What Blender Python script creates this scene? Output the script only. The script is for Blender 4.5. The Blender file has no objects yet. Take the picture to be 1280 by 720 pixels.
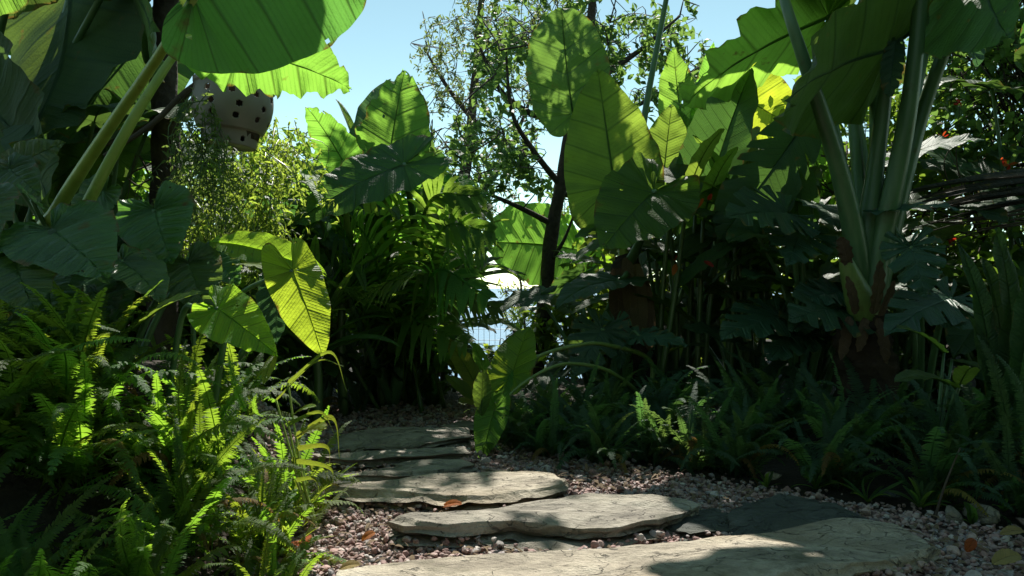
import bpy, math, random
import numpy as np
from mathutils import Vector

S = bpy.context.scene
COL = S.collection
R = math.radians
rng = np.random.default_rng(7)
random.seed(7)

# ------------------------------------------------------------ camera, world, sun, exposure
F, H = 924.0, 0.50                       # focal length in photo pixels, camera height
cam = bpy.data.objects.new('camera', bpy.data.cameras.new('camera'))
COL.objects.link(cam)
cam.location = (0, 0, H)
cam.rotation_euler = (R(90), 0, 0)
cam.data.sensor_width = 36
cam.data.lens = F/1280*36
cam.data.clip_start = 0.02
cam.data.clip_end = 40000
S.camera = cam
SUN_AZ, SUN_EL = R(5), R(52)            # azimuth clockwise from the viewing direction
SD = Vector((math.sin(SUN_AZ)*math.cos(SUN_EL), math.cos(SUN_AZ)*math.cos(SUN_EL), math.sin(SUN_EL)))
W = bpy.data.worlds.new('World'); S.world = W; W.use_nodes = True
wt = W.node_tree; wt.nodes.clear()
wo = wt.nodes.new('ShaderNodeOutputWorld'); wb = wt.nodes.new('ShaderNodeBackground')
sk = wt.nodes.new('ShaderNodeTexSky'); sk.sky_type = 'NISHITA'; sk.sun_disc = False
sk.sun_elevation = SUN_EL; sk.sun_rotation = SUN_AZ
sk.air_density = 0.6; sk.dust_density = 0.0; sk.ozone_density = 1.0
wb.inputs[1].default_value = 0.15
tn = wt.nodes.new('ShaderNodeMix'); tn.data_type = 'RGBA'; tn.blend_type = 'MULTIPLY'; tn.inputs[0].default_value = 1   # pale cyan sea-side sky, all round
tn.inputs[7].default_value = (1.14, 1.14, .75, 1); wt.links.new(sk.outputs[0], tn.inputs[6]); wt.links.new(tn.outputs[2], wb.inputs[0]); wt.links.new(wb.outputs[0], wo.inputs[0])
sl = bpy.data.lights.new('sun', 'SUN'); sl.energy = 5.0; sl.angle = R(0.5); sl.color = (1, .95, .86)
so = bpy.data.objects.new('sun', sl); COL.objects.link(so)
so.rotation_euler = SD.to_track_quat('Z', 'Y').to_euler()
S.view_settings.view_transform = 'Standard'; S.view_settings.look = 'None'
S.view_settings.exposure = 0.75; S.view_settings.gamma = 1
S.render.engine = 'CYCLES'
S.cycles.use_denoising = True
S.cycles.max_bounces = 7; S.cycles.diffuse_bounces = 4; S.cycles.glossy_bounces = 3
S.cycles.transmission_bounces = 4; S.cycles.transparent_max_bounces = 4
S.cycles.sample_clamp_indirect = 6
S.cycles.caustics_reflective = False; S.cycles.caustics_refractive = False

# ------------------------------------------------------------ helpers
def at(px, py, d):
    return np.array(((px-640)/F*d, d, H-(py-360)/F*d))
def onz(px, py, z=0.0):
    d = (H-z)*F/(py-360)
    return np.array(((px-640)/F*d, d, z))
def unit(v):
    v = np.asarray(v, float); return v/max(1e-9, np.linalg.norm(v))
_tab = rng.random((64, 64, 64))
def vnoise(p):
    p = np.asarray(p, float); i = np.floor(p).astype(int); f = p-i; f = f*f*(3-2*f)
    o = 0
    for dx in (0, 1):
        for dy in (0, 1):
            for dz in (0, 1):
                w = (f[..., 0] if dx else 1-f[..., 0])*(f[..., 1] if dy else 1-f[..., 1])*(f[..., 2] if dz else 1-f[..., 2])
                o = o+w*_tab[(i[..., 0]+dx) % 64, (i[..., 1]+dy) % 64, (i[..., 2]+dz) % 64]
    return o*2-1
def fbm(p, n=4):
    p = np.asarray(p, float); o = 0; a = 1
    for k in range(n):
        o = o+a*vnoise(p*2**k+k*7.3); a *= .5
    return o

def make_mesh(name, v, f, mats, lc=None, smooth=True, midx=None):
    me = bpy.data.meshes.new(name)
    v = np.asarray(v, np.float32)
    if isinstance(f, np.ndarray):
        n = f.shape[1]; nf = len(f)
        me.vertices.add(len(v)); me.vertices.foreach_set('co', v.ravel())
        me.loops.add(nf*n); me.loops.foreach_set('vertex_index', f.astype(np.int32).ravel())
        me.polygons.add(nf)
        me.polygons.foreach_set('loop_start', np.arange(0, nf*n, n, dtype=np.int32))
        me.polygons.foreach_set('loop_total', np.full(nf, n, np.int32))
        me.update(calc_edges=True)
    else:
        me.from_pydata([tuple(map(float, x)) for x in v], [], [tuple(map(int, x)) for x in f]); me.update()
    if lc is not None:
        a = me.attributes.new('lc', 'FLOAT_VECTOR', 'POINT')
        a.data.foreach_set('vector', np.asarray(lc, np.float32).ravel())
    for m in (mats if isinstance(mats, (list, tuple)) else [mats]): me.materials.append(m)
    if midx is not None: me.polygons.foreach_set('material_index', np.asarray(midx, np.int32))
    me.polygons.foreach_set('use_smooth', np.full(len(me.polygons), smooth))
    return me
def link(name, me, parent=None, loc=(0, 0, 0), rot=(0, 0, 0), sc=1.0, kind=None):
    o = bpy.data.objects.new(name, me); COL.objects.link(o)
    o.location = loc; o.rotation_euler = rot
    o.scale = (sc, sc, sc) if np.isscalar(sc) else sc
    if parent: o.parent = parent
    if kind: o['kind'] = kind
    return o
class Plant:
    """A thing: an Empty at its base that parents the parts."""
    def __init__(s, name, label, cat, base, group=None):
        s.o = bpy.data.objects.new(name, None); COL.objects.link(s.o)
        s.o.empty_display_size = .05
        s.b = np.asarray(base, float); s.o.location = s.b
        s.o['label'] = label; s.o['category'] = cat
        if group: s.o['group'] = group
    def add(s, name, v, f, mats, origin=None, parent=None, **kw):
        lab = kw.pop('label', None)
        org = s.b if origin is None else np.asarray(origin, float)
        pb = s.b if parent is None else np.asarray(parent['_w'])
        me = make_mesh(name, np.asarray(v)-org, f, mats, **kw)
        o = link(name, me, parent or s.o, org-pb)
        o['_w'] = list(map(float, org))
        if lab: o['label'] = lab
        return o
def tag(o, label, cat, group=None):
    o['label'] = label; o['category'] = cat
    if group: o['group'] = group
    return o

# ------------------------------------------------------------ materials
def nodes(name):
    m = bpy.data.materials.new(name); m.use_nodes = True
    t = m.node_tree; t.nodes.clear()
    def N(ty, **kw):
        n = t.nodes.new(ty)
        for k, x in kw.items():
            if k.startswith('i_'):
                key = k[2:]; n.inputs[int(key) if key.isdigit() else key.replace('_', ' ')].default_value = x
            else: setattr(n, k, x)
        return n
    def L(a, b): t.links.new(a, b)
    out = N('ShaderNodeOutputMaterial')
    return m, N, L, out
def rgb(c): return (c[0], c[1], c[2], 1)
def math_(N, L, op, a, b=None, c=None, clamp=False):
    n = N('ShaderNodeMath', operation=op, use_clamp=clamp)
    for i, x in enumerate((a, b, c)):
        if x is None: continue
        if isinstance(x, (int, float)): n.inputs[i].default_value = x
        else: L(x, n.inputs[i])
    return n.outputs[0]
def mix(N, L, fac, a, b, mode='MIX'):
    n = N('ShaderNodeMix', data_type='RGBA', blend_type=mode)
    if isinstance(fac, (int, float)): n.inputs[0].default_value = fac
    else: L(fac, n.inputs[0])
    for i, x in ((6, a), (7, b)):
        if isinstance(x, tuple): n.inputs[i].default_value = rgb(x)
        else: L(x, n.inputs[i])
    return n.outputs[2]
def ramp(N, L, fac, stops):
    n = N('ShaderNodeValToRGB'); e = n.color_ramp.elements
    while len(e) < len(stops): e.new(.5)
    for i, (p, c) in enumerate(stops): e[i].position = p; e[i].color = rgb(c) if len(c) == 3 else c
    L(fac, n.inputs[0]); return n.outputs[0]

def leaf_material(name, refl, trans, vein=.35, rough=.38, tf=.5, veins=True, blotch=.36, spec=.36, under=1.35):
    m, N, L, out = nodes(name)
    tc = N('ShaderNodeTexCoord'); oi = N('ShaderNodeObjectInfo')
    ns = N('ShaderNodeTexNoise', i_Scale=9.0, i_Detail=3.0); L(tc.outputs['Object'], ns.inputs['Vector'])
    fine = N('ShaderNodeTexNoise', i_Scale=150.0, i_Detail=2.0); L(tc.outputs['Object'], fine.inputs['Vector'])
    hs = math_(N, L, 'MULTIPLY_ADD', oi.outputs['Random'], .05, .475)
    vv = math_(N, L, 'MULTIPLY_ADD', oi.outputs['Random'], .4, .8)
    vv = math_(N, L, 'MULTIPLY_ADD', ns.outputs[0], blotch*2, math_(N, L, 'SUBTRACT', vv, blotch))
    def var(c):
        h = N('ShaderNodeHueSaturation'); h.inputs['Color'].default_value = rgb(c)
        L(hs, h.inputs['Hue']); L(vv, h.inputs['Value']); return h.outputs[0]
    rc, tcn = var(refl), var(trans)
    height = fine.outputs[0]
    if veins:
        at_ = N('ShaderNodeAttribute', attribute_name='lc'); sp = N('ShaderNodeSeparateXYZ'); L(at_.outputs['Vector'], sp.inputs[0])
        t, ph = sp.outputs[0], sp.outputs[1]
        pp = math_(N, L, 'PINGPONG', ph, .5)
        wd = math_(N, L, 'MULTIPLY_ADD', t, -.05, .085)
        v1 = math_(N, L, 'SUBTRACT', 1.0, math_(N, L, 'DIVIDE', pp, wd), clamp=True)
        v2 = math_(N, L, 'SUBTRACT', 1.0, math_(N, L, 'DIVIDE', t, .035), clamp=True)
        pp2 = math_(N, L, 'PINGPONG', math_(N, L, 'MULTIPLY', ph, 6.0), .5)
        v3 = math_(N, L, 'MULTIPLY', math_(N, L, 'SUBTRACT', 1.0, math_(N, L, 'DIVIDE', pp2, .22), clamp=True), .22)
        vm = math_(N, L, 'MAXIMUM', math_(N, L, 'MAXIMUM', v1, v2), v3)
        rc = mix(N, L, math_(N, L, 'MULTIPLY', vm, vein), rc, tuple(min(.4, x*2.2+.03) for x in refl))
        tcn = mix(N, L, math_(N, L, 'MULTIPLY', vm, .75), tcn, tuple(x*.30 for x in trans))
        # browned or yellowed margin and spots
        sp2 = N('ShaderNodeTexNoise', i_Scale=22.0, i_Detail=3.0); L(tc.outputs['Object'], sp2.inputs['Vector'])
        sm = math_(N, L, 'MULTIPLY', math_(N, L, 'SUBTRACT', math_(N, L, 'MULTIPLY_ADD', math_(N, L, 'POWER', t, 14.0), .19, sp2.outputs[0]), .665), 9.0, clamp=True)
        rc = mix(N, L, sm, rc, (.16, .13, .03)); tcn = mix(N, L, sm, tcn, (.22, .15, .03))
        height = math_(N, L, 'MULTIPLY_ADD', vm, -1.6, fine.outputs[0])
    geo = N('ShaderNodeNewGeometry')
    rc2 = mix(N, L, math_(N, L, 'MULTIPLY', geo.outputs['Backfacing'], .8), rc, tuple(min(.3, x*under+.012) for x in refl))
    bp = N('ShaderNodeBump', i_Strength=.45, i_Distance=.005); L(height, bp.inputs['Height'])
    pr = N('ShaderNodeBsdfPrincipled'); L(rc2, pr.inputs['Base Color']); L(bp.outputs[0], pr.inputs['Normal'])
    rg = math_(N, L, 'MULTIPLY_ADD', geo.outputs['Backfacing'], .2, rough+.07)
    rg = math_(N, L, 'MULTIPLY_ADD', ns.outputs[0], .12, rg)
    L(rg, pr.inputs['Roughness']); pr.inputs['Specular IOR Level'].default_value = spec
    tr = N('ShaderNodeBsdfTranslucent'); L(tcn, tr.inputs['Color']); L(bp.outputs[0], tr.inputs['Normal'])
    mx = N('ShaderNodeMixShader'); mx.inputs[0].default_value = tf
    L(pr.outputs[0], mx.inputs[1]); L(tr.outputs[0], mx.inputs[2]); L(mx.outputs[0], out.inputs['Surface'])
    return m

M = {}
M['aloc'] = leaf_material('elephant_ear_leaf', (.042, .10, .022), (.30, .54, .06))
M['aloc_lit'] = leaf_material('lit_elephant_ear_leaf', (.055, .125, .02), (.38, .64, .07))  # lit copy of the ear leaf, sunlight put into its colour
M['aloc_dark'] = leaf_material('shaded_elephant_ear_leaf', (.03, .075, .03), (.13, .25, .04), tf=.38)  # shaded copy of the ear leaf, shade put into its darker colour
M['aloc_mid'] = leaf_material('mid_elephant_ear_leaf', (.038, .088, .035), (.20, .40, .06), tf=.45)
M['blue'] = leaf_material('blue_green_leaf', (.045, .10, .065), (.10, .24, .07), tf=.38, rough=.33)
M['heart'] = leaf_material('heart_leaf', (.07, .15, .058), (.20, .38, .05), rough=.16, spec=.75, tf=.42)
M['yellow'] = leaf_material('yellow_green_leaf', (.065, .15, .018), (.60, .84, .05), tf=.55)
M['monstera'] = leaf_material('monstera_leaf', (.035, .09, .05), (.10, .20, .05), tf=.3, rough=.3)
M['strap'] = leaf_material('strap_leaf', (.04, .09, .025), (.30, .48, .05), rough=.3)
M['strap_lit'] = leaf_material('lit_strap_leaf', (.07, .14, .02), (.55, .68, .06), rough=.3)  # lit copy of the strap leaf, sun brightness painted into the colour
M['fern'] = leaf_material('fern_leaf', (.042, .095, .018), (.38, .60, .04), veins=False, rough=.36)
M['fern_dark'] = leaf_material('shaded_fern_leaf', (.04, .092, .044), (.15, .27, .05), veins=False, rough=.4)  # shade of the fern row put into this darker fern colour
M['palm'] = leaf_material('palm_leaf', (.042, .10, .025), (.38, .66, .07), veins=False, rough=.45, spec=.2)
M['small'] = leaf_material('tree_leaf', (.045, .085, .032), (.22, .33, .06), veins=False, rough=.35, blotch=.4)
M['small_dark'] = leaf_material('shrub_leaf', (.03, .07, .018), (.26, .42, .04), veins=False, rough=.33, blotch=.4)
M['small_lit'] = leaf_material('lit_shrub_leaf', (.09, .15, .03), (.60, .70, .10), veins=False, rough=.4, blotch=.4)  # sunlight painted into a lighter copy of the shrub leaf
M['vine'] = leaf_material('vine_leaf', (.10, .185, .04), (.52, .78, .09), veins=False, rough=.45, blotch=.4)
M['orange_leaf'] = leaf_material('fallen_orange_leaf', (.42, .12, .025), (.6, .2, .03), rough=.55, under=1.0)
M['tan_leaf'] = leaf_material('fallen_tan_leaf', (.34, .25, .11), (.5, .35, .12), rough=.6, under=1.0)
M['bract'] = leaf_material('red_bract', (.42, .05, .02), (.6, .08, .02), veins=False, rough=.4)
M['dead_grey'] = leaf_material('weathered_dry_leaf', (.055, .055, .05), (.06, .06, .05), rough=.65, tf=.12, spec=.2)
M['dead'] = leaf_material('dry_leaf', (.12, .085, .05), (.16, .11, .05), rough=.7, tf=.2, spec=.2)

def stem_material(name, c1, c2, rough=.4, scale=30, trans=.12):
    m, N, L, out = nodes(name)
    tc = N('ShaderNodeTexCoord'); mp = N('ShaderNodeMapping'); mp.inputs['Scale'].default_value = (1, 1, .12)
    L(tc.outputs['Object'], mp.inputs[0])
    ns = N('ShaderNodeTexNoise', i_Scale=scale, i_Detail=4.0); L(mp.outputs[0], ns.inputs['Vector'])
    c = ramp(N, L, ns.outputs[0], [(.3, c1), (.7, c2)])
    sc_ = N('ShaderNodeTexNoise', i_Scale=scale*.55, i_Detail=7.0, i_Roughness=.7); L(tc.outputs['Object'], sc_.inputs['Vector'])
    c = mix(N, L, math_(N, L, 'MULTIPLY', math_(N, L, 'SUBTRACT', sc_.outputs[0], .56), 5.0, clamp=True), c, (c1[0]*.6+.03, c1[1]*.45+.015, c1[2]*.4+.005))
    bp = N('ShaderNodeBump', i_Strength=.5, i_Distance=.004); L(ns.outputs[0], bp.inputs['Height'])
    pr = N('ShaderNodeBsdfPrincipled', i_Roughness=rough); L(c, pr.inputs['Base Color']); L(bp.outputs[0], pr.inputs['Normal'])
    pr.inputs['Subsurface Weight'].default_value = 0
    L(pr.outputs[0], out.inputs['Surface']); return m
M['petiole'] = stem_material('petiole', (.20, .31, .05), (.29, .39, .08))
M['petiole_dark'] = stem_material('shaded_petiole', (.055, .125, .05), (.095, .185, .075))  # petiole copy with the shade put into its colour
M['sheath'] = stem_material('sheath', (.10, .17, .04), (.17, .24, .06), scale=60)
M['stalk'] = stem_material('stalk', (.045, .09, .025), (.09, .14, .04))
M['twig'] = stem_material('twig', (.04, .03, .022), (.09, .07, .05), rough=.85)

def bark_material(name, c1, c2, ring=0.0, scale=14.0):
    m, N, L, out = nodes(name)
    tc = N('ShaderNodeTexCoord')
    ns = N('ShaderNodeTexNoise', i_Scale=scale, i_Detail=7.0, i_Roughness=.65, i_Distortion=.6); L(tc.outputs['Object'], ns.inputs['Vector'])
    vo = N('ShaderNodeTexVoronoi', i_Scale=scale*3.2); L(tc.outputs['Object'], vo.inputs['Vector'])
    c = ramp(N, L, ns.outputs[0], [(.25, c1), (.62, c2), (.8, tuple(min(.5, x*1.7) for x in c2))])
    h = math_(N, L, 'MULTIPLY_ADD', vo.outputs['Distance'], .5, ns.outputs[0])
    bp = N('ShaderNodeBump', i_Strength=.9, i_Distance=.012); L(h, bp.inputs['Height'])
    pr = N('ShaderNodeBsdfPrincipled', i_Roughness=.9); L(c, pr.inputs['Base Color']); L(bp.outputs[0], pr.inputs['Normal'])
    pr.inputs['Specular IOR Level'].default_value = .25
    L(pr.outputs[0], out.inputs['Surface']); return m
M['bark'] = bark_material('dark_bark', (.025, .02, .017), (.075, .06, .048))
M['aloc_trunk'] = bark_material('fibrous_trunk', (.018, .013, .01), (.055, .038, .026))

def stone_material(name, c1, c2, c3, tint):
    m, N, L, out = nodes(name)
    tc = N('ShaderNodeTexCoord')
    mp = N('ShaderNodeMapping'); mp.inputs['Scale'].default_value = (1, 1.7, 2); mp.inputs['Rotation'].default_value = (0, 0, .35)
    L(tc.outputs['Object'], mp.inputs[0])
    a = N('ShaderNodeTexNoise', i_Scale=4.2, i_Detail=9.0, i_Roughness=.62, i_Distortion=.9); L(mp.outputs[0], a.inputs['Vector'])
    b = N('ShaderNodeTexNoise', i_Scale=38.0, i_Detail=6.0, i_Roughness=.7); L(mp.outputs[0], b.inputs['Vector'])
    g = N('ShaderNodeTexNoise', i_Scale=260.0, i_Detail=3.0); L(tc.outputs['Object'], g.inputs['Vector'])
    v = N('ShaderNodeTexNoise', i_Scale=7.0, i_Detail=5.0, i_Distortion=1.6); L(mp.outputs[0], v.inputs['Vector'])
    crack = math_(N, L, 'SUBTRACT', 1.0, math_(N, L, 'MULTIPLY', math_(N, L, 'ABSOLUTE', math_(N, L, 'SUBTRACT', v.outputs[0], .5)), 70.0), clamp=True)
    crack = math_(N, L, 'MULTIPLY', crack, math_(N, L, 'MULTIPLY', math_(N, L, 'SUBTRACT', b.outputs[0], .42), 6.0, clamp=True))
    c = ramp(N, L, a.outputs[0], [(.30, c1), (.5, c2), (.68, c3)])
    c = mix(N, L, .5, c, ramp(N, L, b.outputs[0], [(.32, (.35, .34, .32)), (.6, (1, 1, 1))]), 'MULTIPLY')
    c = mix(N, L, .35, c, ramp(N, L, g.outputs[0], [(.3, (.55, .55, .55)), (.65, (1.0, 1.0, 1.0))]), 'MULTIPLY')
    rust = N('ShaderNodeTexNoise', i_Scale=3.1, i_Detail=6.0); L(mp.outputs[0], rust.inputs['Vector'])
    c = mix(N, L, math_(N, L, 'MULTIPLY', math_(N, L, 'SUBTRACT', rust.outputs[0], .53), 3.5, clamp=True), c, tint)
    c = mix(N, L, math_(N, L, 'MULTIPLY', crack, .8), c, (.05, .045, .04))
    ms = N('ShaderNodeTexNoise', i_Scale=6.5, i_Detail=8.0, i_Roughness=.7); L(tc.outputs['Object'], ms.inputs['Vector'])
    c = mix(N, L, math_(N, L, 'MULTIPLY', math_(N, L, 'SUBTRACT', ms.outputs[0], .56), 5.0, clamp=True), c, tuple(x*.42 for x in c1[:1])+(c1[1]*.48, c1[2]*.34))
    h = math_(N, L, 'MULTIPLY_ADD', a.outputs[0], .8, math_(N, L, 'MULTIPLY_ADD', b.outputs[0], .45, math_(N, L, 'MULTIPLY', g.outputs[0], .12)))
    h = math_(N, L, 'MULTIPLY_ADD', crack, -.5, h)
    bp = N('ShaderNodeBump', i_Strength=1.0, i_Distance=.02); L(h, bp.inputs['Height'])
    pr = N('ShaderNodeBsdfPrincipled', i_Roughness=.72); L(c, pr.inputs['Base Color']); L(bp.outputs[0], pr.inputs['Normal'])
    pr.inputs['Specular IOR Level'].default_value = .35
    L(pr.outputs[0], out.inputs['Surface']); return m
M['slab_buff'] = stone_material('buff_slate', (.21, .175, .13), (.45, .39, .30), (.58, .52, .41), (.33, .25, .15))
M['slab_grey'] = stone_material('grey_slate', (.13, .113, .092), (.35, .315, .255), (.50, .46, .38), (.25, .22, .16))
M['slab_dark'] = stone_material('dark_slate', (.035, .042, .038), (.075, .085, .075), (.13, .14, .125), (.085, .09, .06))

def pebble_material():
    m, N, L, out = nodes('pink_gravel')
    at_ = N('ShaderNodeAttribute', attribute_name='lc'); sp = N('ShaderNodeSeparateXYZ'); L(at_.outputs['Vector'], sp.inputs[0])
    tc = N('ShaderNodeTexCoord')
    c = ramp(N, L, sp.outputs[0], [(0, (.22, .125, .11)), (.22, (.37, .225, .20)), (.45, (.33, .235, .22)), (.65, (.44, .315, .275)), (.82, (.25, .225, .235)), (1, (.54, .48, .43))])
    ns = N('ShaderNodeTexNoise', i_Scale=160.0, i_Detail=4.0); L(tc.outputs['Object'], ns.inputs['Vector'])
    c = mix(N, L, .6, c, ramp(N, L, ns.outputs[0], [(.3, (.5, .48, .46)), (.65, (1.05, 1.05, 1.05))]), 'MULTIPLY')
    bp = N('ShaderNodeBump', i_Strength=.6, i_Distance=.003); L(ns.outputs[0], bp.inputs['Height'])
    pr = N('ShaderNodeBsdfPrincipled', i_Roughness=.7); L(c, pr.inputs['Base Color']); L(bp.outputs[0], pr.inputs['Normal'])
    L(pr.outputs[0], out.inputs['Surface']); return m
M['pebble'] = pebble_material()
def soil_material(name, c1, c2, c3):
    m, N, L, out = nodes(name)
    tc = N('ShaderNodeTexCoord')
    ns = N('ShaderNodeTexNoise', i_Scale=18.0, i_Detail=8.0, i_Roughness=.7); L(tc.outputs['Object'], ns.inputs['Vector'])
    vo = N('ShaderNodeTexVoronoi', i_Scale=70.0); L(tc.outputs['Object'], vo.inputs['Vector'])
    c = ramp(N, L, ns.outputs[0], [(.3, c1), (.55, c2), (.75, c3)])
    c = mix(N, L, .5, c, ramp(N, L, vo.outputs['Distance'], [(0, (1, 1, 1)), (.5, (.5, .5, .5))]), 'MULTIPLY')
    h = math_(N, L, 'MULTIPLY_ADD', vo.outputs['Distance'], -.5, ns.outputs[0])
    bp = N('ShaderNodeBump', i_Strength=.8, i_Distance=.02); L(h, bp.inputs['Height'])
    pr = N('ShaderNodeBsdfPrincipled', i_Roughness=.95); L(c, pr.inputs['Base Color']); L(bp.outputs[0], pr.inputs['Normal'])
    L(pr.outputs[0], out.inputs['Surface']); return m
M['soil'] = soil_material('dark_soil', (.022, .016, .011), (.045, .033, .022), (.075, .056, .038))
M['bed'] = soil_material('gravel_bed', (.10, .07, .055), (.17, .12, .10), (.24, .18, .15))
def simple(name, c, rough=.5, metal=0.0, noise=0.0, scale=20):
    m, N, L, out = nodes(name)
    pr = N('ShaderNodeBsdfPrincipled', i_Roughness=rough, i_Metallic=metal)
    tc = N('ShaderNodeTexCoord'); ns = N('ShaderNodeTexNoise', i_Scale=float(scale), i_Detail=5.0); L(tc.outputs['Object'], ns.inputs['Vector'])
    c_ = ramp(N, L, ns.outputs[0], [(.3, tuple(x*(1-noise) for x in c)), (.7, c)])
    L(c_, pr.inputs['Base Color']); L(pr.outputs[0], out.inputs['Surface']); return m
M['pot'] = simple('shaded_white_plastic', (.24, .215, .19), .45, noise=.25, scale=14)  # white pot, greyed because its shade is put into the colour
M['wire'] = simple('galvanised_wire', (.30, .31, .32), .5, .6, noise=.3)
def water_material():
    m, N, L, out = nodes('sea_water')
    tc = N('ShaderNodeTexCoord'); ns = N('ShaderNodeTexNoise', i_Scale=.25, i_Detail=5.0); L(tc.outputs['Object'], ns.inputs['Vector'])
    bp = N('ShaderNodeBump', i_Strength=.9, i_Distance=1.0); L(ns.outputs[0], bp.inputs['Height'])
    pr = N('ShaderNodeBsdfPrincipled', i_Roughness=.6); pr.inputs['Specular IOR Level'].default_value = .12; pr.inputs['Base Color'].default_value = (.12, .235, .33, 1)
    L(bp.outputs[0], pr.inputs['Normal']); L(pr.outputs[0], out.inputs['Surface']); return m
M['water'] = water_material()

# ------------------------------------------------------------ geometry generators
def catmull(P, n):
    P = np.asarray(P, float)
    if len(P) == 2: return P[0]+(P[1]-P[0])*np.linspace(0, 1, n)[:, None]
    Q = np.vstack([2*P[0]-P[1], P, 2*P[-1]-P[-2]]); s = np.linspace(0, len(P)-1-1e-9, n)
    i = np.floor(s).astype(int); u = (s-i)[:, None]
    a, b, c, d = Q[i], Q[i+1], Q[i+2], Q[i+3]
    return .5*((2*b)+(-a+c)*u+(2*a-5*b+4*c-d)*u**2+(-a+3*b-3*c+d)*u**3)
def tube(pts, radii, k=8, n=None, flat=1.0, lump=0.0, seed=0):
    """Tapered tube along a smoothed polyline. radii: list over pts."""
    n = n or max(4, 6*(len(pts)-1))
    c = catmull(pts, n); r = np.interp(np.linspace(0, 1, n), np.linspace(0, 1, len(radii)), radii)
    t = np.gradient(c, axis=0); t /= np.linalg.norm(t, axis=1)[:, None]+1e-12
    ref = np.array((0, 1., 0)) if abs(t[:, 1]).mean() < .8 else np.array((1., 0, 0))
    u = np.cross(t, ref); u /= np.linalg.norm(u, axis=1)[:, None]+1e-12; w = np.cross(t, u)
    a = np.linspace(0, 2*math.pi, k, endpoint=False)
    rr = np.repeat(r[:, None], k, 1)
    if lump:
        p = np.stack(np.broadcast_arrays(np.cos(a)[None]*2.0, np.sin(a)[None]*2.0, np.arange(n)[:, None]*.6), -1)+seed*3.1
        rr = rr*(1+lump*fbm(p+10, 3))
    v = c[:, None]+rr[..., None]*(np.cos(a)[None, :, None]*u[:, None]+flat*np.sin(a)[None, :, None]*w[:, None])
    v = v.reshape(-1, 3)
    i = np.arange(n-1)[:, None]*k; j = np.arange(k)[None]; j2 = (j+1) % k
    f = np.stack([i+j, i+j2, i+k+j2, i+k+j], -1).reshape(-1, 4)
    v = np.vstack([v, c[:1], c[-1:]])
    e = len(v)
    cap = [[e-2, b, a_, a_] for a_, b in zip(range(k), [(x+1) % k for x in range(k)])]
    cap2 = [[e-1, (n-1)*k+a_, (n-1)*k+(a_+1) % k, (n-1)*k+(a_+1) % k] for a_ in range(k)]
    return v, [tuple(x) for x in f]+[tuple(x[:3]) for x in cap]+[tuple(x[:3]) for x in cap2]
def merge(parts):
    V, Fs, o = [], [], 0
    for v, f in parts:
        V.append(v); Fs += [tuple(i+o for i in x) for x in f]; o += len(v)
    return np.vstack(V), Fs

OUT = dict(
 heart=[(0, -.03), (.06, -.16), (.17, -.27), (.32, -.28), (.45, -.17), (.52, .02), (.51, .22), (.44, .44), (.32, .65), (.18, .83), (.07, .95), (0, 1)],
 arrow=[(0, -.02), (.05, -.12), (.12, -.27), (.22, -.36), (.34, -.33), (.43, -.18), (.47, .03), (.46, .25), (.40, .47), (.30, .67), (.17, .85), (.06, .96), (0, 1)],
 round=[(0, -.02), (.05, -.12), (.16, -.2), (.32, -.18), (.46, -.02), (.53, .2), (.53, .45), (.46, .68), (.32, .86), (.14, .97), (0, 1)],
 lance=[(0, 0), (.07, .02), (.2, .09), (.36, .24), (.46, .42), (.47, .58), (.4, .74), (.26, .89), (.1, .98), (0, 1)],
 strap=[(0, 0), (.2, .01), (.3, .1), (.38, .3), (.4, .5), (.37, .7), (.28, .85), (.14, .95), (0, 1)],
 broad=[(0, -.01), (.1, -.05), (.25, -.04), (.4, .08), (.5, .28), (.52, .5), (.46, .7), (.32, .87), (.13, .97), (0, 1)])
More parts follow.
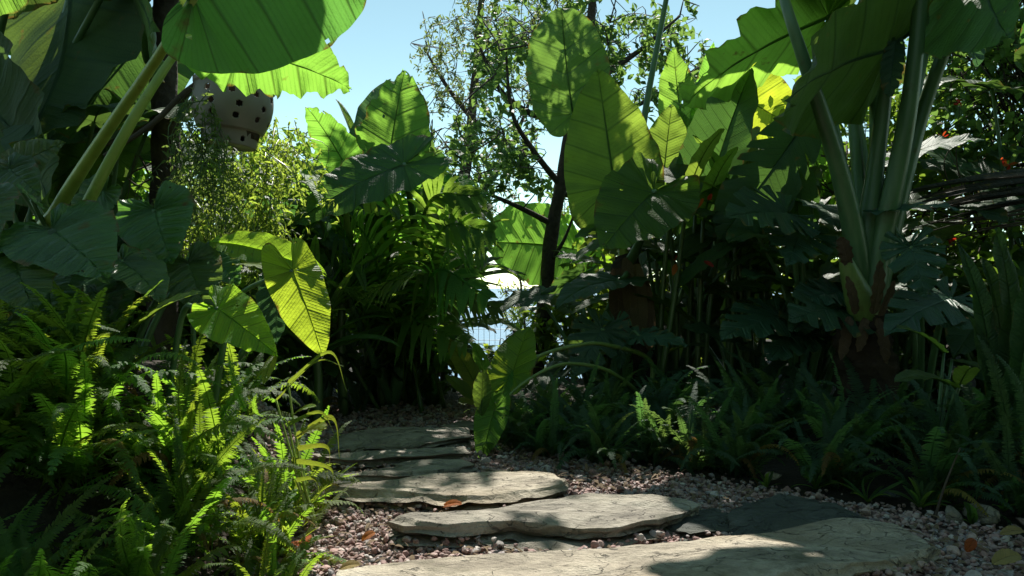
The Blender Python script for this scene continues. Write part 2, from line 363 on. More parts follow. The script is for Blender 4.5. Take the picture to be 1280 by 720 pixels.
def leaf_mesh(kind, ratio, n=60, m=10, nv=9, corr=.012, wave=.03, wfreq=5.0, droop=.6, cup=.10, roll=0.0, slant=.55, seed=0, slits=0, fold=0.0, twist=0.0, tear=0.0, rib=.010):
    """Leaf blade of unit length along +Y, junction at the origin, upper face +Z. lc = (midrib-to-margin, vein phase, along)."""
    r = np.random.default_rng(seed+11)
    o = catmull([(x, y, 0) for x, y in OUT[kind]], n+1)
    o[:, 0] = np.maximum(o[:, 0], 0); o[0, 0] = o[-1, 0] = 0
    wmax = o[:, 0].max()*2; o[:, 0] *= ratio/wmax
    ys = np.maximum(0, o[:, 1]-slant*o[:, 0]*1.0/max(ratio, .6)*.8)
    ys = np.maximum.accumulate(ys); ys = ys/ys[-1]
    s = np.concatenate([[0], np.cumsum(np.linalg.norm(np.diff(o[:, :2], axis=0), axis=1))]); s /= s[-1]
    V, LC, FA, base = [], [], [], 0
    for side in (1, -1):
        t = np.linspace(0, 1, m+1)[None]**.9
        ph = s*nv+r.random()*.3
        rad = np.ones(n+1)
        jit = 1+.03*fbm(np.stack([s*9, s*0+seed, s*0+side], -1), 3)
        if slits:
            fr = (s*slits) % 1.0
            cut = (fr > .40) & (fr < .60) & (s > .14) & (s < .93)
            rad = np.where(cut, .34+.12*r.random(n+1), 1.0)
        if tear:
            fr = (s*nv*.5+r.random()) % 1.0
            rad = np.where((fr < .10) & (r.random(n+1) < tear) & (s > .2) & (s < .95), .5, rad)
        tt = t*(rad*jit)[:, None]; tt[[0, -1]] = t
        x = side*tt*o[:, 0:1]; y = ys[:, None]+(o[:, 1]-ys)[:, None]*tt
        prof = np.sin(np.pi*np.clip(tt, 0, 1)**.8)*.9+.1*tt
        z = cup*np.abs(x)*(1-.5*tt) - corr*ratio*np.cos(2*np.pi*ph)[:, None]*prof
        z = z+wave*ratio*tt**3*(np.sin(2*np.pi*wfreq*s+r.random()*6+side)[:, None]+.5*np.sin(2*np.pi*wfreq*2.3*s+r.random()*6)[:, None])
        z = z+.015*ratio*fbm(np.stack([x*4, y*4, x*0+seed*1.7], -1), 2)
        z = z-roll*(np.abs(x)/(ratio*.5))**2*ratio*.5 + fold*np.abs(x)
        if kind in ('heart', 'arrow', 'monstera'):
            z = z+.10*ratio*np.clip(-y/.3, 0, 1)**1.5
        z[:, 0] -= .006
        V.append(np.stack([x, y, z], -1).reshape(-1, 3))
        LC.append(np.stack([tt, np.repeat(ph[:, None], m+1, 1), y], -1).reshape(-1, 3))
        i = np.arange(n)[:, None]*(m+1)+base; j = np.arange(m)[None]
        q = np.stack([i+j, i+j+1, i+m+1+j+1, i+m+1+j], -1).reshape(-1, 4)
        FA.append(q if side == 1 else q[:, ::-1]); base += (n+1)*(m+1)
    # raised midrib on the underside
    if rib:
        yy = np.linspace(0, .97, 14); rr = rib*(1-yy*.85)
        rv = np.stack([np.stack([-rr, yy, 0*yy-.005], -1), np.stack([0*rr, yy, -rr*1.6-.006], -1), np.stack([rr, yy, 0*yy-.005], -1)], 1).reshape(-1, 3)
        V.append(rv); LC.append(np.stack([np.zeros(42), np.zeros(42), np.repeat(yy, 3)], -1))
        i = np.arange(13)[:, None]*3+base
        FA.append(np.concatenate([np.stack([i[:, 0], i[:, 0]+1, i[:, 0]+4, i[:, 0]+3], -1), np.stack([i[:, 0]+1, i[:, 0]+2, i[:, 0]+5, i[:, 0]+4], -1)]))
    V = np.vstack(V); LC = np.vstack(LC); FA = np.vstack(FA)
    if n >= 60 and not slits and kind != 'strap':                    # insect holes
        fl = LC[FA].mean(1); keep = np.ones(len(FA), bool)
        for _ in range(r.integers(2, 7)):
            c0 = V[FA[r.integers(len(FA))]].mean(0); ctr = V[FA].mean(1); dd = np.linalg.norm((ctr-c0)[:, :2]*(1, r.uniform(.8, 1.6)), axis=1)
            keep &= ~((dd < r.uniform(.006, .022)) & (fl[:, 0] > .12))
        FA = FA[keep]
    if abs(droop) > 1e-3:
        y = V[:, 1]; a = droop*y*np.clip(.55+.45*np.abs(y), 0, 1)
        th = np.linspace(-.5, 1.1, 400); ang = droop*th*np.clip(.55+.45*np.abs(th), 0, 1)
        cy = np.cumsum(np.cos(ang))*(th[1]-th[0]); cz = np.cumsum(-np.sin(ang))*(th[1]-th[0])
        k0 = np.argmin(abs(th)); cy -= cy[k0]; cz -= cz[k0]
        Y = np.interp(y, th, cy); Z = np.interp(y, th, cz); z = V[:, 2]
        V = np.stack([V[:, 0], Y+np.sin(a)*z, Z+np.cos(a)*z], -1)
    if twist:
        a = twist*V[:, 1]; x, z = V[:, 0].copy(), V[:, 2].copy()
        V[:, 0] = x*np.cos(a)+z*np.sin(a); V[:, 2] = -x*np.sin(a)+z*np.cos(a)
    tip = V[n*(m+1)]
    return V, FA, LC, tip.copy()
_seed = [0]
def leaf(P, kind, B, T, w, N, mat, name='leaf', parent=None, hole=0, **kw):
    """Blade from junction B to tip T (world), w = width / length, N = rough direction of the upper face."""
    _seed[0] += 1
    kw.setdefault('seed', _seed[0])
    V, FA, LC, tip = leaf_mesh(kind if kind != 'monstera' else 'heart', w, **kw)
    B = np.asarray(B, float); T = np.asarray(T, float)
    def frame(y, n):
        y = unit(y); n = np.asarray(n, float); n = unit(n-y*np.dot(n, y)); return np.stack([np.cross(y, n), y, n], 1)
    A = frame(tip, (0, 0, 1)); Bm = frame(T-B, N)
    sc = np.linalg.norm(T-B)/np.linalg.norm(tip)
    Wv = B+sc*(V @ (Bm @ A.T).T)
    return P.add(name, Wv, FA, M[mat] if isinstance(mat, str) else mat, origin=B, lc=LC, parent=parent)
def stem(P, pts, radii, mat='petiole_dark', name='stem', k=8, parent=None, **kw):
    v, f = tube(pts, radii, k=k, **kw)
    return P.add(name, v, f, M[mat], origin=np.asarray(pts[0], float), parent=parent)

def small_leaves(pos, dirs, norm, ln, wd, bend=.25, seed=0):
    """Many small pointed leaves in one mesh (six corners, four faces each, folded and bent)."""
    n = len(pos); d = dirs/np.linalg.norm(dirs, axis=1)[:, None]
    x = np.cross(d, norm); x /= np.linalg.norm(x, axis=1)[:, None]+1e-9; nn = np.cross(x, d)
    ln = np.broadcast_to(ln, n)[:, None]; wd = np.broadcast_to(wd, n)[:, None]
    v = np.stack([pos, pos+d*ln*.35+x*wd*.5+nn*wd*.18, pos+d*ln*.35-x*wd*.5+nn*wd*.18,
                  pos+d*ln*.7+x*wd*.38-nn*ln*bend*.25+nn*wd*.12, pos+d*ln*.7-x*wd*.38-nn*ln*bend*.25+nn*wd*.12,
                  pos+d*ln-nn*ln*bend*.7], 1).reshape(-1, 3)
    b = (np.arange(n)*6)[:, None]
    tri = np.concatenate([b+np.array([[0, 1, 2]]), b+np.array([[1, 3, 4]]), b+np.array([[1, 4, 2]]), b+np.array([[3, 5, 4]])])
    return v, tri
def rdir(r, n):
    v = r.normal(size=(n, 3)); return v/np.linalg.norm(v, axis=1)[:, None]

def frond_mesh(name, n=34, arch=1.2, lift=1.1, leaflet=.075, wid=.32, curl=0.0, seed=0, mat='fern', tipcurl=0.0, nod=.35):
    """Sword-fern frond, unit length, growing along +X and up, leaflets in pairs."""
    r = np.random.default_rng(seed)
    s = np.linspace(0, 1, 40); a = lift-arch*s**1.3-tipcurl*np.clip(s-.85, 0, 1)*6
    sidew = curl*s**2
    c = np.stack([np.cumsum(np.cos(a)*np.cos(sidew)), np.cumsum(np.cos(a)*np.sin(sidew)), np.cumsum(np.sin(a))], -1)/40; c -= c[0]
    t = np.gradient(c, axis=0); t /= np.linalg.norm(t, axis=1)[:, None]
    V, Fs = [], []
    v, f = tube(c[::4], [.006, .004, .0015], k=4, n=14); V.append(v); Fs += list(f); o = len(v)
    pos = np.linspace(.10, .985, n)
    sp = .885/n
    for i, p in enumerate(pos):
        q = np.array([np.interp(p, s, c[:, k]) for k in range(3)]); tt = unit([np.interp(p, s, t[:, k]) for k in range(3)])
        ll = leaflet*min(1, (.35+2.6*p))*min(1, (1.03-p)*2.6)**.8
        for sd in (1, -1):
            if r.random() < .03: continue
            side = unit(np.cross((0, 0, 1.), tt))*sd if abs(tt[2]) < .98 else np.array((0, sd, 0.))
            up = np.cross(tt, side)*sd
            L_ = ll*(.88+.24*r.random()); tw = r.normal()*.13
            d = unit(side+tt*(.25+.1*r.normal())+up*(.05+tw)); w = tt*sp*wid/.32*.98
            up2 = np.cross(d, tt)*sd; dn = -up*nod*L_
            bb = [q, q+d*L_*.06+w*.62, q+d*L_*.06-w*.38, q+d*L_*.5+w*.46+dn*.22+up*L_*.03, q+d*L_*.5-w*.40+dn*.22+up*L_*.03,
                  q+d*L_*.84+w*.30+dn*.7+tt*sp*.1, q+d*L_*.84-w*.22+dn*.7+tt*sp*.1, q+d*L_+dn+tt*sp*.12]
            V.append(np.array(bb)); Fs += [(o, o+1, o+2), (o+1, o+3, o+4, o+2), (o+3, o+5, o+6, o+4), (o+5, o+7, o+6)] if sd == 1 else [(o, o+2, o+1), (o+1, o+2, o+4, o+3), (o+3, o+4, o+6, o+5), (o+5, o+6, o+7)]
            o += 8
    return make_mesh(name, np.vstack(V), Fs, M[mat])
def palm_frond(P, B, ctrl, T, ln=.28, n=26, w=.022, mat='palm', droop=.5, seed=0, name='frond', up=(0, 0, 1)):
    r = np.random.default_rng(seed+500)
    c = catmull([B, ctrl, T], 40); t = np.gradient(c, axis=0); t /= np.linalg.norm(t, axis=1)[:, None]
    tot = np.linalg.norm(np.diff(c, axis=0), axis=1).sum()
    v, f = tube([B, ctrl, T], [.010, .006, .002], k=5, n=20)
    V, Fs, o = [v], list(f), len(v)
    for p in np.linspace(.16, .99, n):
        k = min(38, int(p*39)); q = c[k]; tt = t[k]
        L0 = ln*min(1, .35+2.2*p)*min(1, (1.12-p)*1.9)
        for sd in (1, -1):
            side = unit(np.cross(np.asarray(up, float), tt))*sd; u = np.cross(tt, side)*sd
            L_ = L0*(.85+.3*r.random()); d = unit(side*1.0+tt*(.75+.15*r.normal())+u*(.35+.12*r.normal()))
            wv = unit(np.cross(d, u))*w*.5
            seg = []
            for j, (g, ww) in enumerate(((0, .45), (.25, 1), (.55, .85), (.8, .5), (1, .06))):
                pt_ = q+d*L_*g-np.array((0, 0, 1))*L_*droop*g**2.2
                seg += [pt_-wv*ww, pt_+wv*ww]
            V.append(np.array(seg)); Fs += [(o+2*j, o+2*j+1, o+2*j+3, o+2*j+2) for j in range(4)]; o += 10
    return P.add(name, np.vstack(V), Fs, M[mat], origin=np.asarray(B, float))

# ------------------------------------------------------------ the setting
def grid_mesh(xs, ys, zf):
    X, Y = np.meshgrid(xs, ys); v = np.stack([X, Y, zf(X, Y)], -1).reshape(-1, 3); nx = len(xs)
    i = (np.arange(len(ys)-1)[:, None]*nx+np.arange(nx-1)[None]).ravel()
    return v, np.stack([i, i+1, i+nx+1, i+nx], -1)
def ground_z(X, Y):
    z = .012*fbm(np.stack([X*1.3, Y*1.3, X*0], -1), 3)
    z = z-.012
    gap = np.exp(-((X+.05)/(.55+.16*np.clip(Y-3, 0, 9)))**4)
    z = z+.35*np.clip((np.abs(X)-1.2)/1.6, 0, 1)*np.clip((Y-2.6)/1.5, 0, 1)
    z = z+.31*np.clip((-X-.48)/.42, 0, 1)*np.clip((Y-.95)/.45, 0, 1)*np.clip((2.6-Y)/.5, 0, 1)
    z = z-gap*np.clip((Y-4.2)/3.2, 0, 6)**1.2*.62                      # the garden falls away towards the fence and the sea
    z = z-np.clip(Y-8, 0, 40)*.75
    return z
v, f = grid_mesh(np.concatenate([np.linspace(-40, -3, 12), np.linspace(-2.8, 3.4, 90), np.linspace(4, 40, 12)]),
                 np.concatenate([np.linspace(-20, .5, 12), np.linspace(.7, 4.5, 70), np.linspace(4.8, 44, 40)]), ground_z)
link('ground', make_mesh('ground', v, f, M['soil']), kind='structure')
v, f = grid_mesh(np.linspace(-30000, 30000, 7), np.concatenate([[30, 200, 1000, 5000], np.linspace(9000, 36000, 4)]), lambda X, Y: X*0-22)
link('sea', make_mesh('sea', v, f, M['water']), kind='structure')

# gravel path: a sheet 4 mm above the soil, loose pebbles on it
def path_edges(y):
    lo = np.interp(y, [.6, 1.2, 1.6, 1.9, 2.2, 2.5, 2.9, 3.3], [-.42, -.42, -.48, -.62, -.72, -.78, -.82, -.85])
    hi = np.interp(y, [.6, 1.2, 1.6, 1.9, 2.2, 2.5, 2.9, 3.3], [1.4, 1.14, .88, .46, .06, -.02, -.08, -.10])
    return lo, hi
ys = np.linspace(.6, 3.3, 60); lo, hi = path_edges(ys)
u = np.linspace(0, 1, 40)
X = lo[:, None]-.04+(hi-lo+.08)[:, None]*u[None]; Y = np.repeat(ys[:, None], 40, 1)
Z = np.maximum(ground_z(X, Y)+.004, 0)*0+np.maximum(ground_z(X, Y)+.005, .001)
i = (np.arange(59)[:, None]*40+np.arange(39)[None]).ravel()
link('path', make_mesh('path', np.stack([X, Y, Z], -1).reshape(-1, 3), np.stack([i, i+1, i+41, i+40], -1), M['bed']), kind='structure')

# stepping slabs: outline of the upper face in the photograph, carried down to its plane
def inside(px, py, poly):
    x0, y0 = poly[:, 0], poly[:, 1]; x1, y1 = np.roll(x0, -1), np.roll(y0, -1)
    r = np.zeros(len(px), bool)
    for a, b, c, d in zip(x0, y0, x1, y1):
        h = ((b > py) != (d > py)) & (px < (c-a)*(py-b)/((d-b) if d != b else 1e-9)+a); r ^= h
    return r
SLABS = []
def slab(label, mat, outline, ztop, thick, seed, tilt=(0, 0), n=200, m=34):
    thick *= .85; ztop *= .85
    g = np.array([onz(x, y, ztop)[:2] for x, y in outline])
    SLABS.append(g)
    # resample with straight edges, then break the line
    seg = np.linalg.norm(np.roll(g, -1, 0)-g, axis=1); cs = np.concatenate([[0], np.cumsum(seg)]); gg = np.vstack([g, g[:1]])
    u = np.linspace(0, cs[-1], n, endpoint=False)
    p = np.stack([np.interp(u, cs, gg[:, 0]), np.interp(u, cs, gg[:, 1])], -1)
    c = g.mean(0); rad = p-c
    p = c+rad*(1+.010*fbm(np.stack([p[:, 0]*9, p[:, 1]*9, p[:, 0]*0+seed*3.7], -1), 3)+.014*np.abs(fbm(np.stack([p[:, 0]*34, p[:, 1]*34, p[:, 0]*0+seed*5.1], -1), 4)))[:, None]
    def top(q, edge):
        z = .009*fbm(np.stack([q[..., 0]*5, q[..., 1]*11, q[..., 0]*0+seed], -1), 4)
        l = fbm(np.stack([q[..., 0]*1.7, q[..., 1]*4.2, q[..., 0]*0+seed+20], -1), 5)+edge**9*.35
        z = z-thick*.20*np.clip((l-.50)*9, 0, 1)-thick*.22*np.clip((l-.95)*9, 0, 1)
        return z+tilt[0]*(q[..., 0]-c[0])+tilt[1]*(q[..., 1]-c[1])
    V, Fs, mi = [], [], []
    ts = 1-np.linspace(0, 1, m)**1.25
    for t in ts[:-1]:
        q = c+(p-c)*t; V.append(np.column_stack([q, ztop+top(q, np.full(n, t))]))
    V.append(np.array([[c[0], c[1], ztop+float(top(c[None], np.zeros(1))[0])]]))
    j = np.arange(n); j2 = (j+1) % n
    for k in range(m-2):
        Fs += list(zip(k*n+j, k*n+j2, (k+1)*n+j2, (k+1)*n+j))
    ce = (m-1)*n; Fs += [(int((m-2)*n+a), int((m-2)*n+b), ce) for a, b in zip(j, j2)]
    nt = len(Fs); o = ce+1
    K = 8; rd = np.random.default_rng(seed)
    ze = V[0][:, 2]
    nrm = unit2(np.stack([np.roll(p, -1, 0)[:, 1]-np.roll(p, 1, 0)[:, 1], -(np.roll(p, -1, 0)[:, 0]-np.roll(p, 1, 0)[:, 0])], -1))
    area = (p[:, 0]*np.roll(p[:, 1], -1)-np.roll(p[:, 0], -1)*p[:, 1]).sum()
    if area < 0: nrm = -nrm
    prev = np.arange(n)
    for k in range(1, K+1):
        off = .010*rd.normal()+.013*fbm(np.stack([p[:, 0]*7, p[:, 1]*7, np.full(n, k*1.9+seed)], -1), 3)-.004*k*(k > 5)
        off = off*(.6 if k < 2 else 1)
        zz = ze-thick*(k/K)**.9+.003*fbm(np.stack([p[:, 0]*12, p[:, 1]*12, np.full(n, k*2.3+seed)], -1), 2)
        V.append(np.column_stack([p+nrm*off[:, None], zz])); cur = o+np.arange(n); o += n
        Fs += list(zip(prev[j2], prev[j], cur[j], cur[j2])); prev = cur
    V = np.vstack(V)
    if area < 0: Fs = [x[::-1] for x in Fs]
    base = np.array((c[0], c[1], 0.0))
    me = make_mesh('stepping_stone', V-base, Fs, M[mat])
    sm = np.ones(len(Fs), bool); sm[nt:] = False; me.polygons.foreach_set('use_smooth', sm)
    o_ = link('stepping_stone', me, loc=base)
    tag(o_, label, 'stepping stone', 'slate stepping stones of the garden path')
def unit2(v): return v/(np.linalg.norm(v, axis=1)[:, None]+1e-9)

slab('large buff slate slab nearest the camera, rough top partly in sun', 'slab_buff',
     [(425, 716), (455, 708), (520, 699), (580, 692), (640, 690), (700, 689), (760, 683), (830, 677), (900, 669), (970, 662), (1040, 651), (1100, 650), (1150, 662), (1178, 680), (1140, 693), (1060, 706), (980, 722), (880, 745), (700, 775), (520, 770), (430, 740)], .045, .06, 1, (0, -.01), n=260, m=44)
slab('grey slate slab with dark layered edge, second nearest the camera', 'slab_grey',
     [(484, 650), (530, 643), (590, 637), (640, 630), (690, 622), (735, 616), (800, 617), (876, 628), (846, 640), (800, 650), (755, 658), (690, 655), (630, 652), (560, 656), (505, 657)], .055, .055, 2, (0, .0), n=240, m=40)
slab('low thin grey flagstone lying under the edge of the layered grey slab', 'slab_grey',
     [(572, 668), (640, 660), (720, 656), (775, 660), (760, 674), (722, 690), (680, 686), (630, 676)], .022, .022, 3, n=150, m=20)
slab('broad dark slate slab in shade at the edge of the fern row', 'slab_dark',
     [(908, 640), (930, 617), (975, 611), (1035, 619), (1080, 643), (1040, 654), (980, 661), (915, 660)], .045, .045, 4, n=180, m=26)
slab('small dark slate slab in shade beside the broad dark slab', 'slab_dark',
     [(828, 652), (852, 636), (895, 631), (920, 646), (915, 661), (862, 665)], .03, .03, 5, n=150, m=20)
slab('pale buff slate slab in full sun at the foot of the upright young leaf', 'slab_buff',
     [(412, 609), (440, 604), (510, 597), (565, 588), (630, 585), (690, 588), (706, 597), (700, 607), (650, 614), (600, 620), (540, 616), (480, 612)], .055, .05, 6, (0, .01), n=220, m=36)
slab('narrow grey slate slab just behind the pale buff slab', 'slab_grey',
     [(398, 587), (440, 583), (510, 578), (575, 575), (594, 580), (560, 586), (490, 591), (430, 593)], .05, .05, 7, n=170, m=24)
slab('long thin grey slate slab with a sunlit top, third from the far end', 'slab_grey',
     [(384, 569), (440, 565), (520, 560), (580, 559), (588, 564), (520, 568), (450, 572), (400, 573)], .05, .05, 8, n=170, m=22)
slab('wide dark grey slab with sun flecks near the path bend', 'slab_grey',
     [(386, 549), (420, 543), (480, 538), (540, 535), (586, 536), (590, 546), (540, 551), (460, 553), (400, 553)], .05, .05, 9, n=170, m=24)
slab('farthest slate slab where the path bends out of sight', 'slab_grey',
     [(548, 532), (575, 527), (606, 529), (604, 535), (565, 536)], .04, .035, 10, n=120, m=16)

def ico(sub):
    import bmesh
    b = bmesh.new(); bmesh.ops.create_icosphere(b, subdivisions=sub, radius=1)
    v = np.array([x.co[:] for x in b.verts]); b.verts.index_update(); f = np.array([[q.index for q in x.verts] for x in b.faces]); b.free(); return v, f
IC1, IC2 = ico(1), ico(2)
def pebbles(pos, size, ico_, seed):
    r = np.random.default_rng(seed); n = len(pos); bv, bf = ico_
    cuts = []
    shape = np.repeat(bv[None], n, 0).copy()
    for _ in range(7):                                             # flatten random facets so that stones read as crushed rock
        d = rdir(r, n); h = r.uniform(.35, .72, n); e = (shape*d[:, None]).sum(-1)
        shape -= (np.maximum(e-h[:, None], 0))[..., None]*d[:, None]*.9
    sc = np.stack([r.uniform(.8, 1.35, n), r.uniform(.7, 1.1, n), r.uniform(.55, .9, n)], -1)
    shape *= sc[:, None]
    a, b = r.uniform(0, 6.28, n), r.normal(0, .5, n)
    ca, sa, cb, sb = np.cos(a), np.sin(a), np.cos(b), np.sin(b)
    x, y, z = shape[..., 0], shape[..., 1], shape[..., 2]
    y, z = y*cb[:, None]-z*sb[:, None], y*sb[:, None]+z*cb[:, None]
    x, y = x*ca[:, None]-y*sa[:, None], x*sa[:, None]+y*ca[:, None]
    V = np.stack([x, y, z], -1)*size[:, None, None]+pos[:, None]
    Fc = (bf[None]+(np.arange(n)*len(bv))[:, None, None]).reshape(-1, 3)
    c = np.repeat(r.random(n)[:, None], len(bv), 1)
    lc = np.stack([c, c*0, c*0], -1)
    return V.reshape(-1, 3), Fc, lc.reshape(-1, 3)
def scatter(n, y0, y1, seed):
    r = np.random.default_rng(seed); y = r.uniform(y0, y1, n); lo, hi = path_edges(y); x = r.uniform(-.95, 1.6, n)
    k = (x > lo-.05+.06*r.normal(size=n)) & (x < hi+.04+.07*r.normal(size=n)); x, y = x[k], y[k]
    for s in SLABS:
        c = s.mean(0); q = c+(s-c)*.95; ins = inside(x, y, q); x, y = x[~ins], y[~ins]
    return x, y
GRAVEL = []
for (n, y0, y1, s0, s1, ic, sd) in ((16000, 1.02, 1.5, .003, .0090, IC2, 1), (16000, 1.5, 2.1, .0035, .0098, IC1, 2), (12000, 2.0, 3.1, .0045, .012, IC1, 3)):
    x, y = scatter(n, y0, y1, sd); r = np.random.default_rng(sd+50); sz = r.uniform(s0, s1, len(x))*np.where(r.random(len(x)) < .05, 1.7, 1)
    z = np.maximum(ground_z(x, y)+.004, .001)+sz*r.uniform(.1, 1.0, len(x))
    GRAVEL.append(pebbles(np.stack([x, y, z], -1), sz, ic, sd))
r = np.random.default_rng(71); ed = []
for g_ in SLABS:                                                     # stones heaped against the slab edges
    seg = np.linalg.norm(np.roll(g_, -1, 0)-g_, axis=1); cs = np.concatenate([[0], np.cumsum(seg)]); gg = np.vstack([g_, g_[:1]]); k = int(cs[-1]*170); u = r.uniform(0, cs[-1], k)
    q = np.stack([np.interp(u, cs, gg[:, 0]), np.interp(u, cs, gg[:, 1])], -1); c = g_.mean(0); dv = q-c; dv /= np.linalg.norm(dv, axis=1)[:, None]
    ed.append(np.column_stack([q+dv*r.uniform(-.004, .03, k)[:, None], r.uniform(.004, .022, k)]))
ed = np.vstack(ed); ok = np.ones(len(ed), bool)
for g_ in SLABS: c = g_.mean(0); ok &= ~inside(ed[:, 0], ed[:, 1], c+(g_-c)*.97)
ed = ed[ok]; GRAVEL.append(pebbles(ed, r.uniform(.004, .010, len(ed)), IC2, 9))
off = np.cumsum([0]+[len(g[0]) for g in GRAVEL]); V = np.vstack([g[0] for g in GRAVEL]); lc = np.vstack([g[2] for g in GRAVEL]); Fc = np.vstack([g[1]+o_ for g, o_ in zip(GRAVEL, off)])
link('gravel', make_mesh('gravel', V, Fc, M['pebble'], lc=lc, smooth=False), kind='stuff')
# bigger loose stones
for (px, py, s, lab, mt) in ((784, 659, .020, 'pale loose stone beside the end of the layered grey slab', 'slab_buff'), (724, 661, .011, 'small light stone in front of the layered slab edge', 'slab_buff'),
                             (968, 599, .022, 'flat pale stone half hidden at the fern row foot', 'slab_buff'), (1190, 648, .026, 'grey loose stone at the end of the near buff slab', 'slab_grey'),
                             (663, 621, .018, 'small pale stone in the gravel behind the orange leaf', 'slab_grey'), (1112, 622, .026, 'brown stone under the fern row', 'slab_dark'),
                             (1225, 648, .03, 'flat grey stone among weeds by the ferns', 'slab_grey')):
    b = onz(px, py, .008); V, Fc, lc = pebbles(np.zeros((1, 3))+np.array((0, 0, s*.35)), np.array([s]), ico(3), int(px))
    V = V+.1*s*fbm(V/s*2+px, 3)[:, None]*unit2(V)
    tag(link('stone', make_mesh('stone', V, Fc, M[mt]), loc=b), lab, 'stone', 'loose stones on the gravel')

# ------------------------------------------------------------ ferns
FM = {}
M['fern_old'] = leaf_material('yellowing_fern_leaf', (.16, .12, .03), (.40, .30, .05), veins=False, rough=.5)
FSHAPE = [(46, 1.1, 1.25, .062, .1, 0, .3), (40, 1.5, 1.3, .070, -.2, 0, .35), (50, .8, 1.35, .055, .15, .4, .25), (42, 1.9, 1.4, .066, .2, 0, .4),
          (38, 1.2, 1.0, .075, -.1, .8, .3), (46, .6, 1.2, .060, -.2, 0, .3), (36, 2.2, 1.3, .078, 0, 0, .45), (52, 1.0, 1.45, .052, .25, .3, .3)]
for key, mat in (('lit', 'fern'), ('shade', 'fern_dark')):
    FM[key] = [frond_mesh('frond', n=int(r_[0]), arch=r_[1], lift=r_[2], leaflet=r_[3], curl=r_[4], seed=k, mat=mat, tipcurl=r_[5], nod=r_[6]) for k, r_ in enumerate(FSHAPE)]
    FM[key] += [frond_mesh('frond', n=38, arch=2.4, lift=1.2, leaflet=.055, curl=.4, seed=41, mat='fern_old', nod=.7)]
def fern(label, x, y, nf, ln, key, group, seed, z=None, face=None, cat='fern', spread=6.283):
    r = np.random.default_rng(seed)
    z = float(ground_z(np.array(x), np.array(y))) if z is None else z
    P = Plant('sword_fern', label, cat, (x, y, z), group)
    for k in range(nf):
        a = (math.pi/2 if r.random() < .45 else -math.pi/2)+r.normal(0, .62) if r.random() < .8 else (k/nf-.5)*spread+r.normal(0, .25)
        s = ln*r.uniform(.6, 1.15); q_ = r.integers(len(FM[key])) if r.random() < .6 else r.integers(len(FM[key])-1)
        o = link('frond', FM[key][q_], P.o, (r.normal(0, .022), r.normal(0, .022), -.01), (r.normal(0, .22), r.normal(0.0, .24), a), (s, s*r.uniform(.85, 1.1), s*r.uniform(.85, 1.15)))
    return P
GL = 'sword ferns of the sunlit bank under the heart leaved plant'
for i, (x, y, n, ln, lab) in enumerate([
    (-.45, 1.36, 20, .36, 'sunlit sword fern spilling over the gravel edge beside the buff slab'),
    (-.50, 1.58, 20, .40, 'bright sword fern below the hanging yellow green leaf'),
    (-.62, 1.46, 22, .44, 'sword fern with glowing upright fronds under the folded yellow leaf'),
    (-.56, 1.12, 20, .36, 'dark sword fern in the lower corner nearest the gravel'),
    (-.78, 1.30, 22, .46, 'sword fern in the middle of the bank with a pale curled frond'),
    (-.74, 1.04, 18, .38, 'shaded sword fern in the bottom corner of the bank'),
    (-.98, 1.18, 20, .46, 'shaded sword fern at the picture edge below the heart leaves'),
    (-.88, 1.56, 22, .50, 'sword fern directly beneath the big heart leaves, fronds reaching sideways'),
    (-1.15, 1.48, 20, .48, 'dark sword fern behind the bank at the picture edge'),
    (-.70, 1.80, 20, .46, 'sword fern behind the folded yellow leaf, mostly hidden'),
    (-.62, .90, 14, .30, 'low dark sword fern cut by the bottom frame edge'),
    (-.40, 1.20, 14, .25, 'small sword fern at the gravel edge in the bottom corner'),
    (-.84, 1.42, 22, .50, 'sword fern high in the bank just under the heart leaves'), (-.58, 1.28, 20, .40, 'sword fern in the middle of the bank with many overlapping fronds'), (-.70, 1.60, 22, .50, 'tall sword fern below the folded yellow leaf and the ribbed leaves'), (-1.25, 1.30, 20, .50, 'tall dark sword fern cut by the picture edge'),
    (-1.02, 1.50, 22, .46, 'sword fern under the outermost heart leaf tips, fronds overlapping the bank'), (-.68, 1.42, 22, .42, 'sword fern with dense fronds right under the folded ribbed leaf'), (-.92, 1.30, 22, .44, 'sword fern halfway up the dark part of the bank'),
    (-.80, .98, 20, .42, 'dark sword fern filling the bottom corner in front of the bank'), (-.66, 1.02, 20, .40, 'dark sword fern low in front of the bank near the bottom edge'),
    (-1.0, .95, 16, .40, 'dark sword fern in the extreme bottom corner')]):
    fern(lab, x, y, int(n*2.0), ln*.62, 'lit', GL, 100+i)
GR = 'sword ferns of the shaded row along the gravel'
